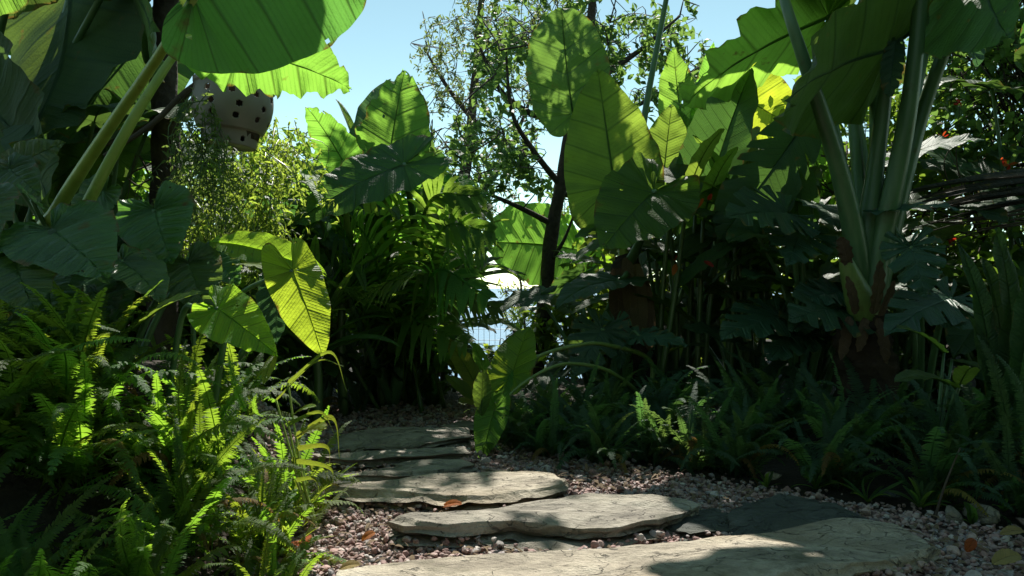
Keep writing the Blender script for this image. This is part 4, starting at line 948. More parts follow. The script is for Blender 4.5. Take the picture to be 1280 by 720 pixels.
# ------------------------------------------------------------ young elephant ear standing at the slab edge
yb = np.array(((765-640)/F*2.55, 2.62, 0))
P = Plant('elephant_ear', 'young elephant ear whose curved petioles arch over to two upright leaves at the slabs', 'elephant ear', yb)
stem(P, [yb, at(800, 500, 2.66), at(765, 466, 2.55), at(722, 455, 2.45), at(690, 459, 2.36), at(650, 482, 2.28), at(618, 514, 2.22)], [.010, .008, .007, .006, .005, .0045, .004], 'sheath', n=44)
stem(P, [yb+np.array((.12, .1, 0)), at(815, 455, 2.75), at(757, 431, 2.6), at(715, 433, 2.5), at(672, 446, 2.42), at(646, 468, 2.36)], [.011, .009, .0075, .0065, .0055, .005], 'sheath', n=44)
leaf(P, 'arrow', at(618, 512, 2.22), at(601, 577, 2.17), .66, (-.3, -.93, .05), 'aloc_lit', droop=.12, cup=.35, corr=.012, wave=.02, nv=8, n=72, m=12)
leaf(P, 'lance', at(602, 520, 2.21), at(604, 462, 2.25), .44, (-.3, -.93, .05), 'aloc', droop=.15, corr=.01, nv=10)
leaf(P, 'arrow', at(640, 470, 2.36), at(662, 408, 2.45), .85, (-.45, -.85, .1), 'yellow', droop=.2, cup=.55, corr=.012, wave=.03, nv=8, n=72, m=12)
leaf(P, 'lance', at(640, 462, 2.37), at(619, 520, 2.3), .38, (-.55, -.75, .2), 'aloc_lit', droop=.15, cup=.3, corr=.012, nv=8)

P = Plant('canna', 'small canna with bright upright leaves just behind the young elephant ear', 'canna', ((612-640)/F*2.7, 2.7, 0))
for b, t, w, n, mt in (((606, 500, 2.68), (560, 424, 2.7), .30, (.3, -.8, .1), 'strap_lit'), ((612, 490, 2.7), (592, 428, 2.75), .32, (.2, .9, .3), 'aloc_lit'), ((616, 480, 2.7), (640, 420, 2.75), .30, (-.2, .9, .3), 'strap_lit'),
                       ((604, 510, 2.65), (556, 470, 2.6), .32, (.1, -.6, .7), 'aloc_lit'), ((622, 500, 2.7), (672, 470, 2.7), .3, (0, -.6, .7), 'strap'), ((600, 505, 2.65), (575, 505, 2.5), .4, (0, -.6, .7), 'strap_lit')):
    stem(P, [P.b, (P.b+at(*b))/2, at(*b)], [.008, .006, .004], 'petiole', k=6); leaf(P, 'lance', at(*b), at(*t), w, n, mt, droop=.4, nv=14, corr=.006, cup=.2)
# ------------------------------------------------------------ slim tree in the middle with its loose crown
def crown_tree(name, label, trunk, limbs, ells, mat, nclus, per, ln, wd, seed, tr=(.06, .02), jit=.35, cat='tree', spread=.10):
    r = np.random.default_rng(seed); T = [at(*q) for q in trunk]
    base = T[0].copy(); P = Plant(name, label, cat, base)
    P.add('trunk', *tube(T, list(np.linspace(tr[0], tr[1], len(T))), k=12, n=60, lump=.09, seed=seed), M['bark'])
    pts = list(catmull(T, 60)[30:])
    for lm in limbs:
        rad = lm[0]; q = [at(*x) for x in lm[1:]]
        P.add('limb', *tube(q, list(np.linspace(rad, rad*.3, len(q))), k=8, n=8*len(q), lump=.08, seed=seed+3), M['bark'], origin=q[0]); pts += list(catmull(q, 24))
    pts = np.array(pts); twigs, pos, dr = [], [], []
    wts = np.array([e[2]*e[3] for e in ells], float); wts /= wts.sum()
    for k in range(nclus):
        cx, cy, ax, ay, d = ells[r.choice(len(ells), p=wts)]
        while True:
            u_, v_ = r.uniform(-1, 1, 2)
            if u_*u_+v_*v_ < 1: break
        q = at(cx+ax*u_, cy+ay*v_, d+r.normal(0, jit))
        near = pts[np.argmin(((pts-q)**2).sum(1)+r.uniform(0, .08, len(pts)))]
        md = near*.5+q*.5+r.normal(0, .06, 3)+np.array((0, 0, .03))
        L_ = np.linalg.norm(q-near); twigs.append(tube([near, md, q], [.0035+.004*min(1, L_), .0028, .0015], k=4, n=8))
        if L_ > .12: pts = np.vstack([pts, md[None], q[None]])
        ax_ = unit(q-md+np.array((0, 0, .15))); t = r.uniform(0, 1, per)
        pos.append(q-ax_*t[:, None]*spread*1.3+r.normal(0, .012, (per, 3))); dr.append(rdir(r, per)*.9+ax_*.7)
    pos = np.vstack(pos); dr = np.vstack(dr); n = len(pos)
    v, f = small_leaves(pos, dr, rdir(r, n)*.8+np.array((0, 0, 1)), r.uniform(.6, 1.25, n)*ln, r.uniform(.75, 1.2, n)*wd, bend=.3)
    P.add('crown', v, f, M[mat]); v, f = merge(twigs); P.add('twigs', v, f, M['twig'])['kind'] = 'stuff'
    return P
d0 = 4.5
crown_tree('tree', 'slim crooked tree in the centre with a loose crown of small oval leaves',
    [(668, 470, d0), (676, 420, d0), (684, 340, d0), (692, 275, d0), (702, 228, d0), (712, 160, d0), (735, 60, d0), (742, -60, d0), (735, -200, d0)],
    [(.020, (690, 280, d0), (655, 262, d0-.1), (612, 243, d0-.1), (575, 230, d0-.2)), (.03, (712, 165, d0), (692, 150, d0), (660, 140, d0-.1), (625, 112, d0-.1), (600, 60, d0-.2)),
     (.022, (701, 232, d0), (668, 190, d0-.1), (640, 140, d0-.2), (632, 60, d0-.2)), (.025, (722, 110, d0), (790, 70, d0+.1), (850, 20, d0+.1)), (.022, (712, 165, d0), (800, 130, d0+.2), (900, 70, d0+.3)),
     (.018, (700, 240, d0), (730, 250, d0+.1), (755, 240, d0+.2)), (.015, (686, 330, d0), (705, 300, d0-.1), (722, 255, d0-.1))],
    [(640, 130, 42, 95, d0), (760, 40, 90, 55, d0+.1), (860, 50, 50, 60, d0+.2), (600, 195, 50, 55, d0-.1), (560, 185, 32, 40, d0-.2), (640, 215, 60, 32, d0), (800, 100, 60, 45, d0+.2), (690, -60, 110, 60, d0), (600, -170, 90, 45, d0-.2), (720, -190, 90, 50, d0), (625, 50, 40, 50, d0), (725, 245, 30, 22, d0)],
    'small', 430, 15, .064, .028, 31, tr=(.054, .018))
crown_tree('tree', 'airy pale tree farther back with very fine leaves against the sky',
    [(548, 470, 7), (560, 330, 7), (580, 220, 7), (592, 120, 7), (600, 20, 7), (610, -80, 7)],
    [(.03, (602, 240, 7), (640, 180, 7), (680, 80, 7)), (.03, (600, 160, 7), (560, 110, 7), (530, 60, 7)), (.02, (603, 250, 7), (620, 215, 7), (650, 205, 7))],
    [(585, 60, 62, 75, 7), (555, 130, 45, 80, 7), (660, 30, 90, 50, 7), (610, 200, 60, 60, 7.2), (600, 300, 50, 40, 7.2), (740, 240, 50, 40, 7.2), (700, 90, 60, 90, 7.4)],
    'small', 520, 14, .058, .017, 32, tr=(.07, .02), jit=.5)
crown_tree('shrub', 'airy sunlit shrub in front of the wire fence', [(668, 520, 5.6), (664, 460, 5.6), (655, 400, 5.6), (650, 345, 5.6)],
    [(.012, (664, 450, 5.6), (640, 410, 5.6), (625, 380, 5.6)), (.012, (660, 430, 5.6), (680, 400, 5.6), (690, 360, 5.6))],
    [(655, 395, 32, 50, 5.6), (670, 440, 25, 30, 5.6), (640, 365, 22, 22, 5.6), (630, 455, 28, 22, 5.4)], 'small_lit', 80, 12, .038, .014, 33, tr=(.02, .006), cat='shrub', jit=.2, spread=.09)

# wire fence at the edge of the garden, the sea below it
fy = 7.4; fz = float(ground_z(np.array(0.), np.array(fy))); ft = H-(384-360)/F*fy
P = Plant('wire_fence', 'low welded wire fence between the garden and the sea', 'fence', (0, fy, fz))
ws = [tube([(x, fy, fz), (x, fy, ft)], [.0022]*2, k=4, n=2) for x in np.arange(-1.6, 1.6, .055)]+[tube([(-1.6, fy+.003, z), (1.6, fy+.003, z)], [.0022 if z < ft-.02 else .008]*2, k=4, n=2) for z in np.arange(ft, fz, -.11)]
v, f = merge(ws); P.add('wire_mesh', v, f, M['wire'])
for x in (-1.6, 0.42, 1.6): P.add('post', *tube([(x, fy+.04, fz-.3), (x, fy+.04, ft+.04)], [.02, .02], k=10, n=3), M['wire'], origin=(x, fy+.04, fz))

# broad leaves behind the slim tree
P = Plant('canna', 'plant with one very wide ribbed leaf spread behind the slim trunk', 'canna', ((760-640)/F*5, 5, 0))
stem(P, [P.b, at(750, 370, 4.9), at(722, 312, 4.75)], [.02, .016, .010], 'petiole')
leaf(P, 'broad', at(722, 312, 4.75), at(604, 303, 4.4), .78, (.05, -.95, .25), 'aloc', droop=.5, nv=13, corr=.02, wave=.04)
leaf(P, 'broad', at(690, 330, 5.0), at(640, 262, 5.1), .6, (.0, .7, .7), 'yellow', droop=.5, nv=12)
leaf(P, 'broad', at(735, 330, 4.9), at(690, 282, 4.9), .6, (.0, .7, .7), 'aloc_lit', droop=.5, nv=12)
leaf(P, 'broad', at(730, 345, 4.6), at(765, 285, 4.5), .6, (.1, -.4, .9), 'aloc', droop=.5, nv=12)
leaf(P, 'broad', at(740, 350, 4.7), at(760, 300, 4.8), .7, (.2, .7, .5), 'yellow', droop=.3, nv=12)

# ------------------------------------------------------------ elephant ear with the brown trunk
tb = np.array(((792-640)/F*3.05, 3.05, 0))
P = Plant('elephant_ear', 'elephant ear on a brown fibrous trunk, two tall leaves lit from behind', 'elephant ear', tb)
P.add('trunk', *tube([tb, at(792, 440, 3.05), at(786, 380, 3.05), at(782, 330, 3.05), at(779, 318, 3.05)], [.10, .085, .072, .055, .035], k=20, n=40, lump=.16), M['aloc_trunk'])
for k, (q1, q2, w) in enumerate((((770, 335), (775, 440), .02), ((795, 330), (800, 430), .018), ((783, 322), (788, 400), .025), ((805, 350), (812, 440), .016))):
    leaf(P, 'strap', at(*q1, 2.98), at(*q2, 2.95), .22, (0, -1, .2), 'dead', name='dry_sheath', droop=.3, nv=8, rib=0, n=26, m=4)
AK2 = dict(corr=.014, nv=9, n=96, m=14)
def ear(P, pts, radii, T, w, N, mat, smat='petiole_dark', kind='arrow', **kw):
    a = dict(AK2); a.update(kw)
    stem(P, pts, radii, smat, n=8*len(pts)); return leaf(P, kind, pts[-1], T, w, N, mat, **a)
tp = at(783, 335, 3.05)
ear(P, [tp, at(770, 270, 3.15), at(745, 190, 3.28), at(716, 142, 3.35)], [.026, .018, .013, .009], at(702, 10, 3.25), .84, (-.35, -.92, .12), 'aloc_mid', kind='round', droop=.35, wave=.03, cup=.08)
ear(P, [tp, at(776, 290, 3.02), at(768, 232, 3.0)], [.026, .016, .010], at(747, 85, 3.05), .80, (.05, .93, .35), 'aloc_lit', 'petiole', droop=.25, wave=.03, cup=.10)
ear(P, [tp, at(800, 300, 2.9), at(818, 238, 2.75)], [.026, .016, .010], at(752, 312, 2.55), .90, (-.10, -.88, .42), 'aloc', droop=.35, wave=.04, cup=.06)
ear(P, [tp, at(782, 345, 2.95), at(772, 350, 2.9)], [.022, .012, .007], at(695, 386, 2.65), .55, (-.1, -.4, .9), 'aloc_dark', droop=.6)
ear(P, [tp, at(800, 280, 3.2), at(830, 215, 3.3)], [.022, .016, .009], at(840, 130, 3.3), .8, (.1, .9, .3), 'aloc', droop=.3, wave=.05)
ear(P, [tp, at(810, 290, 3.3), at(850, 230, 3.5)], [.022, .016, .009], at(878, 150, 3.6), .7, (.2, .9, .3), 'aloc_lit', droop=.3, wave=.05)
ear(P, [tp, at(805, 150, 3.3), at(838, -30, 3.4), at(838, -62, 3.4)], [.024, .015, .011, .008], at(740, -120, 3.55), .95, (0, .2, 1), 'aloc', droop=.4)  # leaf above the frame, added to shade the fern row
# bright leaves behind between the two elephant ears
GB = 'elephant ears lit from behind in the gap at the upper edge'
for i, (px, d, lv, lab) in enumerate([
    (850, 4.0, [((852, 150), (842, 60), .62, 'aloc_lit'), ((880, 160), (892, 52), .35, 'aloc_lit'), ((862, 215), (838, 130), .7, 'aloc')], 'elephant ear behind the tall pale leaf with rounded leaves against the sky'),
    (905, 3.9, [((905, 190), (902, 130), .55, 'yellow'), ((915, 215), (905, 165), .5, 'aloc_lit'), ((922, 118), (1006, 168), .95, 'yellow'), ((880, 240), (850, 300), .7, 'aloc_lit')], 'elephant ear with small yellow leaves glowing under the big pale leaf'),
    (990, 3.9, [((985, 190), (970, 255), .7, 'aloc'), ((1010, 170), (1040, 260), .7, 'aloc_lit'), ((1060, 210), (1040, 280), .7, 'aloc')], 'elephant ear behind the thick leaf stalks with drooping pale leaves')]):
    P = Plant('elephant_ear', lab, 'elephant ear', ((px-640)/F*d, d, 0), GB)
    for b, t, w, mt in lv:
        B = at(*b, d); ear(P, [P.b, (P.b+B)/2+np.array((.05, .05, .1)), B], [.02, .013, .007], at(*t, d-.05), w, (.1*random.uniform(-1, 1), .85, .5), mt, 'petiole', droop=.4, wave=.06, n=60, m=10)
P = Plant('banana_plant', 'dark banana plant whose midribs cross the gap beside the tall pale leaf', 'banana plant', ((900-640)/F*3.3, 3.3, 0))
stem(P, [P.b, at(880, 330, 3.2), at(905, 260, 3.1), at(960, 205, 2.9), at(1005, 150, 2.7)], [.04, .03, .022, .016, .008], 'petiole_dark')
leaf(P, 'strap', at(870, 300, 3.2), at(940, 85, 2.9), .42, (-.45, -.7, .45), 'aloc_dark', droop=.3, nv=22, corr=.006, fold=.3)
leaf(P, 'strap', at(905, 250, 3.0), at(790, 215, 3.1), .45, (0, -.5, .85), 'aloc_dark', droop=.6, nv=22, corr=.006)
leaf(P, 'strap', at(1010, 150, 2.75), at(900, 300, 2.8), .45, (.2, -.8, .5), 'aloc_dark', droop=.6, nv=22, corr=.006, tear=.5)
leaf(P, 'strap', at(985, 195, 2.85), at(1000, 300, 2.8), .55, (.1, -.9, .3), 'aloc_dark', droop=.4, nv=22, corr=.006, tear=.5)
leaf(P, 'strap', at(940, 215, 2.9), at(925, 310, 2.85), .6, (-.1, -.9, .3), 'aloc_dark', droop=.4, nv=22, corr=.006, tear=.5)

# ------------------------------------------------------------ big elephant ear with the pale sheath
gb = np.array(((1085-640)/F*2.45, 2.45, 0))
P = Plant('elephant_ear', 'biggest elephant ear, thick stalks rising from a pale green sheath on a dark trunk', 'elephant ear', gb)
P.add('trunk', *tube([gb, at(1082, 470, 2.45), at(1078, 425, 2.45), at(1080, 385, 2.45)], [.10, .098, .088, .068], k=22, n=40, lump=.16, seed=4), M['aloc_trunk'])
P.add('sheath', *tube([at(1082, 396, 2.42), at(1074, 372, 2.40), at(1060, 335, 2.38), at(1051, 302, 2.37)], [.054, .048, .028, .004], k=14, n=24, flat=.8), M['sheath'], origin=at(1082, 396, 2.42))
stem(P, [at(1078, 390, 2.46), at(1072, 320, 2.44), at(1055, 235, 2.40), at(1030, 150, 2.34), at(1003, 70, 2.28), at(978, -10, 2.30), at(955, -110, 2.55)], [.046, .038, .031, .024, .019, .015, .011], k=14, n=48)
stem(P, [at(1084, 392, 2.45), at(1082, 310, 2.45), at(1093, 220, 2.45), at(1105, 130, 2.42), at(1112, 62, 2.38)], [.044, .036, .028, .022, .012], k=14, n=40)
stem(P, [at(1090, 392, 2.43), at(1098, 320, 2.43), at(1120, 220, 2.40), at(1138, 120, 2.36), at(1150, 0, 2.32), at(1155, -120, 2.3)], [.044, .037, .031, .026, .021, .014], k=14, n=44)
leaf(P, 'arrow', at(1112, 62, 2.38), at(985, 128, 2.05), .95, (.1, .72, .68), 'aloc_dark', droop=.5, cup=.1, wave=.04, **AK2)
leaf(P, 'arrow', at(955, -110, 2.55), at(755, -160, 2.8), .72, (-.1, .2, 1), 'aloc', droop=.4, **AK2)  # this and the next are unseen, placed to shade the near slab
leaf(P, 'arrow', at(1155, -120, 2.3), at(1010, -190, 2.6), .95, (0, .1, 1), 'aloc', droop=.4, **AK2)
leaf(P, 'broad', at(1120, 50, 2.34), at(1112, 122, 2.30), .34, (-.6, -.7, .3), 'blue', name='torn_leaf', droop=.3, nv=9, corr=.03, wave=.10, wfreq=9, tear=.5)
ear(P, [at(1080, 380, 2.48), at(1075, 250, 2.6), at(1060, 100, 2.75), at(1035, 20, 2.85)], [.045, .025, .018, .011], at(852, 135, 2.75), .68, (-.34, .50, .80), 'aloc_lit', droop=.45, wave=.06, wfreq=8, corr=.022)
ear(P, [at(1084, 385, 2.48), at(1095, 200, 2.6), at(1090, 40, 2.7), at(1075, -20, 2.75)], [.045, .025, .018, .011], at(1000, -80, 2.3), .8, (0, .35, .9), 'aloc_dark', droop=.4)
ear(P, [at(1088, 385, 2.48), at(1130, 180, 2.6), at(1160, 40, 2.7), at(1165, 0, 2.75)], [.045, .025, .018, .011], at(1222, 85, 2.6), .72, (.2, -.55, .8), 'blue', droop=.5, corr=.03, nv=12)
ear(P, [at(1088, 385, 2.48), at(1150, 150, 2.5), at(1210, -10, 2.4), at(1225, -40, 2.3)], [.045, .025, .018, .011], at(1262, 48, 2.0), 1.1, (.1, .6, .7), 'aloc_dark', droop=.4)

ear(P, [at(1080, 385, 2.5), at(1040, 150, 2.9), at(1000, -40, 3.2), at(985, -85, 3.3)], [.04, .022, .015, .010], at(840, -110, 3.5), .9, (0, .2, 1), 'aloc_dark', droop=.4)  # unseen leaf added overhead to darken the fern row
ear(P, [at(1085, 385, 2.5), at(1070, 150, 2.8), at(1000, -20, 3.0), at(945, -62, 3.05)], [.035, .02, .014, .009], at(775, -110, 3.2), .9, (-.05, .2, 1), 'aloc_dark', droop=.4)  # unseen leaf added to put the broad dark slab in shade
for q1, q2, w in (((1092, 392), (1100, 325), .22), ((1070, 392), (1058, 345), .25), ((1100, 395), (1118, 350), .2), ((1082, 398), (1072, 440), .3), ((1098, 398), (1108, 455), .25), ((1062, 396), (1050, 450), .25), ((1060, 330), (1049, 296), .5)):
    leaf(P, 'strap', at(*q1, 2.36), at(*q2, 2.33), w, (0, -1, .2), 'dead', name='dry_sheath', droop=.4, nv=8, rib=0, n=26, m=4, wave=.12)
# monsteras in the shade
def monstera(label, base, leaves):
    P = Plant('monstera', label, 'monstera', base, 'monsteras under the elephant ears')
    for b, t, w, n, mt in leaves:
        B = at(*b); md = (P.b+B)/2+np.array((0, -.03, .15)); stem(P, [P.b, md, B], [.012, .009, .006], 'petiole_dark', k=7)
        leaf(P, 'monstera', B, at(*t), w, n, mt, slits=8, n=128, m=8, nv=8, corr=.012, cup=.08, droop=.35, slant=.8)
monstera('monstera with a clearly split round leaf beside the pale sheath', ((1150-640)/F*2.5, 2.5, 0), [((1138, 308, 2.25), (1156, 372, 2.2), 1.15, (-.1, -.95, .25), 'monstera'), ((1110, 262, 2.4), (1200, 262, 2.25), .75, (.1, -.45, .9), 'monstera'), ((1188, 372, 2.3), (1105, 420, 2.1), .6, (0, -.5, .85), 'monstera'), ((1180, 400, 2.2), (1240, 415, 2.1), .8, (0, -.5, .85), 'monstera')])
monstera('monstera with wide drooping leaves between the stalks and the heliconia', ((1000-640)/F*2.75, 2.75, 0), [((982, 266, 2.55), (905, 272, 2.4), .95, (-.1, -.75, .6), 'monstera'), ((1000, 290, 2.6), (985, 332, 2.4), 1.0, (0, -.8, .6), 'monstera'), ((1058, 384, 2.45), (985, 400, 2.3), 1.0, (-.1, -.7, .65), 'monstera'), ((1050, 365, 2.5), (1000, 378, 2.4), .9, (0, -.6, .8), 'monstera'), ((975, 395, 2.6), (900, 425, 2.4), .75, (0, -.5, .85), 'monstera'), ((1000, 410, 2.6), (960, 452, 2.4), .8, (0, -.6, .7), 'monstera')])
monstera('monstera with one grey blue split leaf by the arching petioles', ((775-640)/F*2.8, 2.85, 0), [((752, 412, 2.7), (718, 470, 2.6), 1.0, (-.25, -.9, .3), 'blue'), ((770, 405, 2.75), (775, 462, 2.7), .7, (.1, -.9, .3), 'blue'), ((800, 420, 2.7), (860, 432, 2.6), .8, (.1, -.5, .8), 'monstera')])

# heliconia stand between the trunks
r = np.random.default_rng(77)
P = Plant('heliconia', 'heliconia stand with bare green stalks and small red flower bracts', 'heliconia', ((862-640)/F*3.0, 3.0, 0))
for k in range(11):
    px = 815+13*k+r.normal(0, 5); d = 3.0+r.normal(0, .18); b = np.array(((px-640)/F*d, d, 0)); top = at(px+r.normal(4, 14), r.uniform(225, 300), d)
    stem(P, [b, (b+top)/2+r.normal(0, .015, 3), top], [.014, .012, .007], 'stalk', name='stalk', k=7)
    for q in range(4):
        top = b+(top-b)*(1 if q < 2 else r.uniform(.5, .85)); a = r.uniform(0, 6.28); leaf(P, 'lance', top, top+np.array((.3*math.cos(a), .25*math.sin(a), r.uniform(.0, .3))), .28, (0, -.4, 1), 'strap', droop=.7, nv=16, corr=.006, n=30, m=5)
for (px, py, dx, dy) in ((868, 262, 12, -14), (864, 258, -6, -10), (845, 330, -4, 14), (842, 325, 3, -6), (880, 326, 12, 8), (885, 250, 5, -8)):
    leaf(P, 'lance', at(px, py, 2.85), at(px+dx, py+dy, 2.8), .3, (0, -1, .3), 'bract', name='bract', nv=4, n=16, m=3)

# strap leaved plants at the picture edge and the dry palm sheaths
P = Plant('strap_leaf_plant', 'plant with tall wavy strap leaves at the edge above the ferns', 'strap leaf plant', ((1255-640)/F*1.95, 1.98, 0))
for b, t, n, w in (((1250, 440, 1.95), (1197, 302, 1.9), (-.5, -.8, .3), .16), ((1262, 440, 1.95), (1228, 322, 1.9), (-.4, -.85, .3), .20), ((1275, 430, 1.95), (1243, 285, 1.85), (-.4, -.85, .3), .20), ((1290, 420, 1.9), (1300, 300, 1.9), (-.2, -.9, .3), .22), ((1268, 430, 1.9), (1280, 330, 1.8), (-.5, -.8, .3), .26), ((1240, 460, 2.0), (1210, 395, 1.9), (-.4, -.8, .4), .2)):
    B = at(*b); leaf(P, 'strap', P.b+(B-P.b)*.2, at(*t), w*.52, n, 'aloc_dark', droop=.5, nv=10, corr=.004, wave=.16, wfreq=2.5, fold=.2, n=60, m=6, twist=.5)
P = Plant('strap_leaf_plant', 'low plant with a single bright horizontal strap leaf above the ferns', 'strap leaf plant', ((1180-640)/F*2.0, 2.05, 0))
for b, t, w in (((1195, 484, 1.95), (1118, 478, 1.75), .18), ((1200, 480, 1.95), (1215, 460, 1.8), .3), ((1180, 440, 2.1), (1120, 410, 2.0), .25), ((1190, 450, 2.1), (1250, 470, 2.0), .25)):
    leaf(P, 'strap', at(*b), at(*t), w, (0, -.35, 1), 'strap', droop=.5, nv=8, fold=.1); stem(P, [P.b, at(*b)], [.006, .004])
P = Plant('dry_palm_frond', 'dark dead palm frond sheaths leaning across the shade near the top of the ferns', 'palm frond', at(1300, 232, 2.5))
r = np.random.default_rng(12)
for k in range(9):
    y0 = 218+4.6*k+r.normal(0, 1.5)
    leaf(P, 'strap', at(1330, y0-8, 2.5+r.normal(0, .06)), at(1128+8*k+r.normal(0, 12), y0+22+r.normal(0, 4), 2.65), .055, (0, -.6, .8), 'dead_grey', name='sheath', droop=.25, nv=5, corr=.01, fold=.5, n=40, m=4, rib=.006)
for k in range(8):
    stem(P, [at(1300, 250+4*k, 2.55), at(1220, 262+3*k+r.normal(0, 6), 2.55), at(1150+r.normal(0, 20), 285+r.normal(0, 14), 2.6)], [.004, .003, .0015], 'twig', name='fibre', k=5)

# ------------------------------------------------------------ shrubs and trees behind
def shrub(name, label, base, blobs, n, ln, wd, mat, seed, stems=7, cat='shrub', group=None):
    r = np.random.default_rng(seed); base = np.asarray(base, float); P = Plant(name, label, cat, base, group); pos, tw = [], []
    wt_ = np.array([b[3]*b[4]*b[5] for b in blobs]); wt_ = wt_/wt_.sum(); cl = []
    for k in range(int(n/14)):
        b = blobs[r.choice(len(blobs), p=wt_)]; q = np.array(b[:3])+rdir(r, 1)[0]*np.array(b[3:6])*r.uniform(.35, 1)**.5*(1+.15*r.normal()); cl.append(q)
    cl = np.array(cl)
    pos = np.repeat(cl, 14, 0)+r.normal(0, .055, (len(cl)*14, 3)); m_ = len(pos)
    d = rdir(r, m_)+np.array((0, -.1, -.15)); v, f = small_leaves(pos, d, rdir(r, m_)*.7+np.array((0, 0, 1)), r.uniform(.6, 1.3, m_)*ln, r.uniform(.7, 1.2, m_)*wd)
    P.add('foliage', v, f, M[mat])
    for k in range(stems):
        b = blobs[k % len(blobs)]; e = np.array(b[:3])+r.normal(0, .5, 3)*np.array(b[3:6]); tw.append(tube([base+r.normal(0, .06, 3)*np.array((1, 1, 0)), (base+e)/2+r.normal(0, .08, 3), e], [.022, .014, .005], k=6, n=12))
    for k in range(0, len(cl), 3):
        b = blobs[r.integers(len(blobs))]; tw.append(tube([np.array(b[:3])+r.normal(0, .2, 3)*np.array(b[3:6]), cl[k]], [.006, .002], k=3, n=3))
    v, f = merge(tw); P.add('branches', v, f, M['bark']); return P
GS = 'dark shrubs closing off the garden'
shrub('shrub', 'dense dark shrub behind the biggest elephant ear', (2.0, 3.9, 0), [(1.9, 3.9, .9, .7, .5, .8), (2.6, 3.8, 1.2, .7, .5, .9)], 5200, .10, .042, 'small_dark', 51, group=GS)
shrub('shrub', 'dense dark shrub behind the heliconia stalks', (1.1, 4.3, 0), [(1.0, 4.3, .55, .55, .4, .6), (1.45, 4.4, .9, .5, .4, .6)], 4200, .10, .042, 'small_dark', 52, group=GS)
shrub('shrub', 'low dark shrub behind the brown trunk and slim tree', (.5, 4.6, -.1), [(.55, 4.5, .25, .45, .3, .38)], 2000, .085, .036, 'small_dark', 53, group=GS)
shrub('red_flowered_shrub', 'tall leafy shrub with small red flowers behind the dry palm sheaths', (2.7, 3.4, 0), [(2.45, 3.4, 1.25, .5, .4, .55), (2.7, 3.5, 1.8, .7, .5, .5), (2.2, 3.6, 1.7, .4, .4, .5)], 4600, .062, .03, 'small', 54)
shrub('shrub', 'dark shrub behind the wavy strap leaves at the edge', (2.2, 2.7, 0), [(2.1, 2.8, .35, .5, .3, .42), (2.5, 2.6, .5, .4, .3, .5)], 3000, .09, .04, 'small_dark', 55, group=GS)
shrub('shrub', 'dark shrub behind the shaded corner elephant ears', (-2.4, 3.5, 0), [(-2.2, 3.5, .8, .7, .5, .8), (-2.9, 3.4, 1.2, .6, .5, 1.0)], 4400, .10, .042, 'small_dark', 56, group=GS)
shrub('shrub', 'dark shrub behind the vine and the white pot', (-1.35, 3.6, 0), [(-1.35, 3.6, .6, .55, .4, .6), (-1.1, 3.8, .9, .4, .35, .35)], 3600, .09, .04, 'small_dark', 57, group=GS)
shrub('shrub', 'dark shrub at the back under the palm fronds', (-.75, 4.2, 0), [(-.75, 4.2, .5, .45, .35, .5), (-.55, 4.4, .65, .3, .3, .35)], 3000, .085, .036, 'small_dark', 58, group=GS)
shrub('shrub', 'dark shrub close behind the heart leaved clump', (-1.5, 2.5, 0), [(-1.5, 2.6, .4, .4, .3, .45), (-1.1, 2.6, .3, .3, .25, .35)], 2600, .085, .04, 'small_dark', 59, group=GS)
r = np.random.default_rng(99)
for k in range(16):
    px, py = ((r.uniform(1165, 1275), r.uniform(65, 220)) if k < 12 else (r.uniform(1180, 1215), r.uniform(245, 310)))
fl = Plant('flowering_branch', 'thin branches dotted with small red flowers in the tall leafy shrub', 'flowers', at(1230, 300, 3.0))
for px, py in [(1178, 171), (1194, 172), (1262, 206), (1254, 200), (1196, 298), (1186, 302), (1200, 128)]:
    q = at(px, py, 2.85+r.normal(0, .1))
    for j in range(4): leaf(fl, 'lance', q, q+rdir(r, 1)[0]*.024, .45, rdir(r, 1)[0], 'bract', name='petal', nv=3, n=10, m=2, rib=0)
    stem(fl, [fl.b, (fl.b+q)/2+r.normal(0, .05, 3), q], [.004, .003, .001], 'twig', k=4)

# ------------------------------------------------------------ small things on the path edge
GW = 'weeds and seedlings at the gravel edge'
for i, (px, py, n, ln, wd, mt, lab) in enumerate([
    (906, 588, 12, .10, .018, 'strap', 'narrow leaved seedling in front of the dark fern row'), (1020, 612, 10, .12, .010, 'strap', 'tuft of thin grass behind the broad dark slab'),
    (1150, 636, 12, .12, .016, 'strap', 'leafy weed at the end of the near buff slab'), (1085, 628, 10, .14, .010, 'strap', 'grass tuft between the dark slab and the ferns'),
    (1215, 655, 9, .07, .022, 'strap', 'small broad leaved weed by the flat grey stone'), (1180, 628, 10, .12, .012, 'strap', 'grass tuft under the thin dry stalk'),
    (958, 610, 9, .10, .010, 'strap', 'short grass tuft touching the broad dark slab'), (1255, 640, 10, .12, .014, 'strap', 'weed tuft at the picture edge beneath the tall fern'),
    (372, 665, 14, .12, .012, 'strap_lit', 'sunlit grass tuft leaning over the gravel'), (380, 640, 12, .15, .012, 'strap_lit', 'bright grass tuft below the hanging blades'),
    (395, 612, 9, .10, .010, 'strap_lit', 'small bright tuft touching the pale buff slab'), (355, 700, 10, .10, .010, 'strap_lit', 'grass tuft in the bottom corner of the gravel')]):
    b = onz(px, py, 0.0); rosette('weed', lab, 'weed', b, n, ln*(.62 if mt == 'strap' else 1), wd*(.7 if mt == 'strap' else 1), mt, 600+i, 0, lift=(.5, 1.4), droop=(.3, 1.3), group=GW, nn=14, mm=2)
P = Plant('grass_plant', 'tall grass with long bright blades hanging over the gravel edge', 'grass plant', (-.40, 1.52, 0))
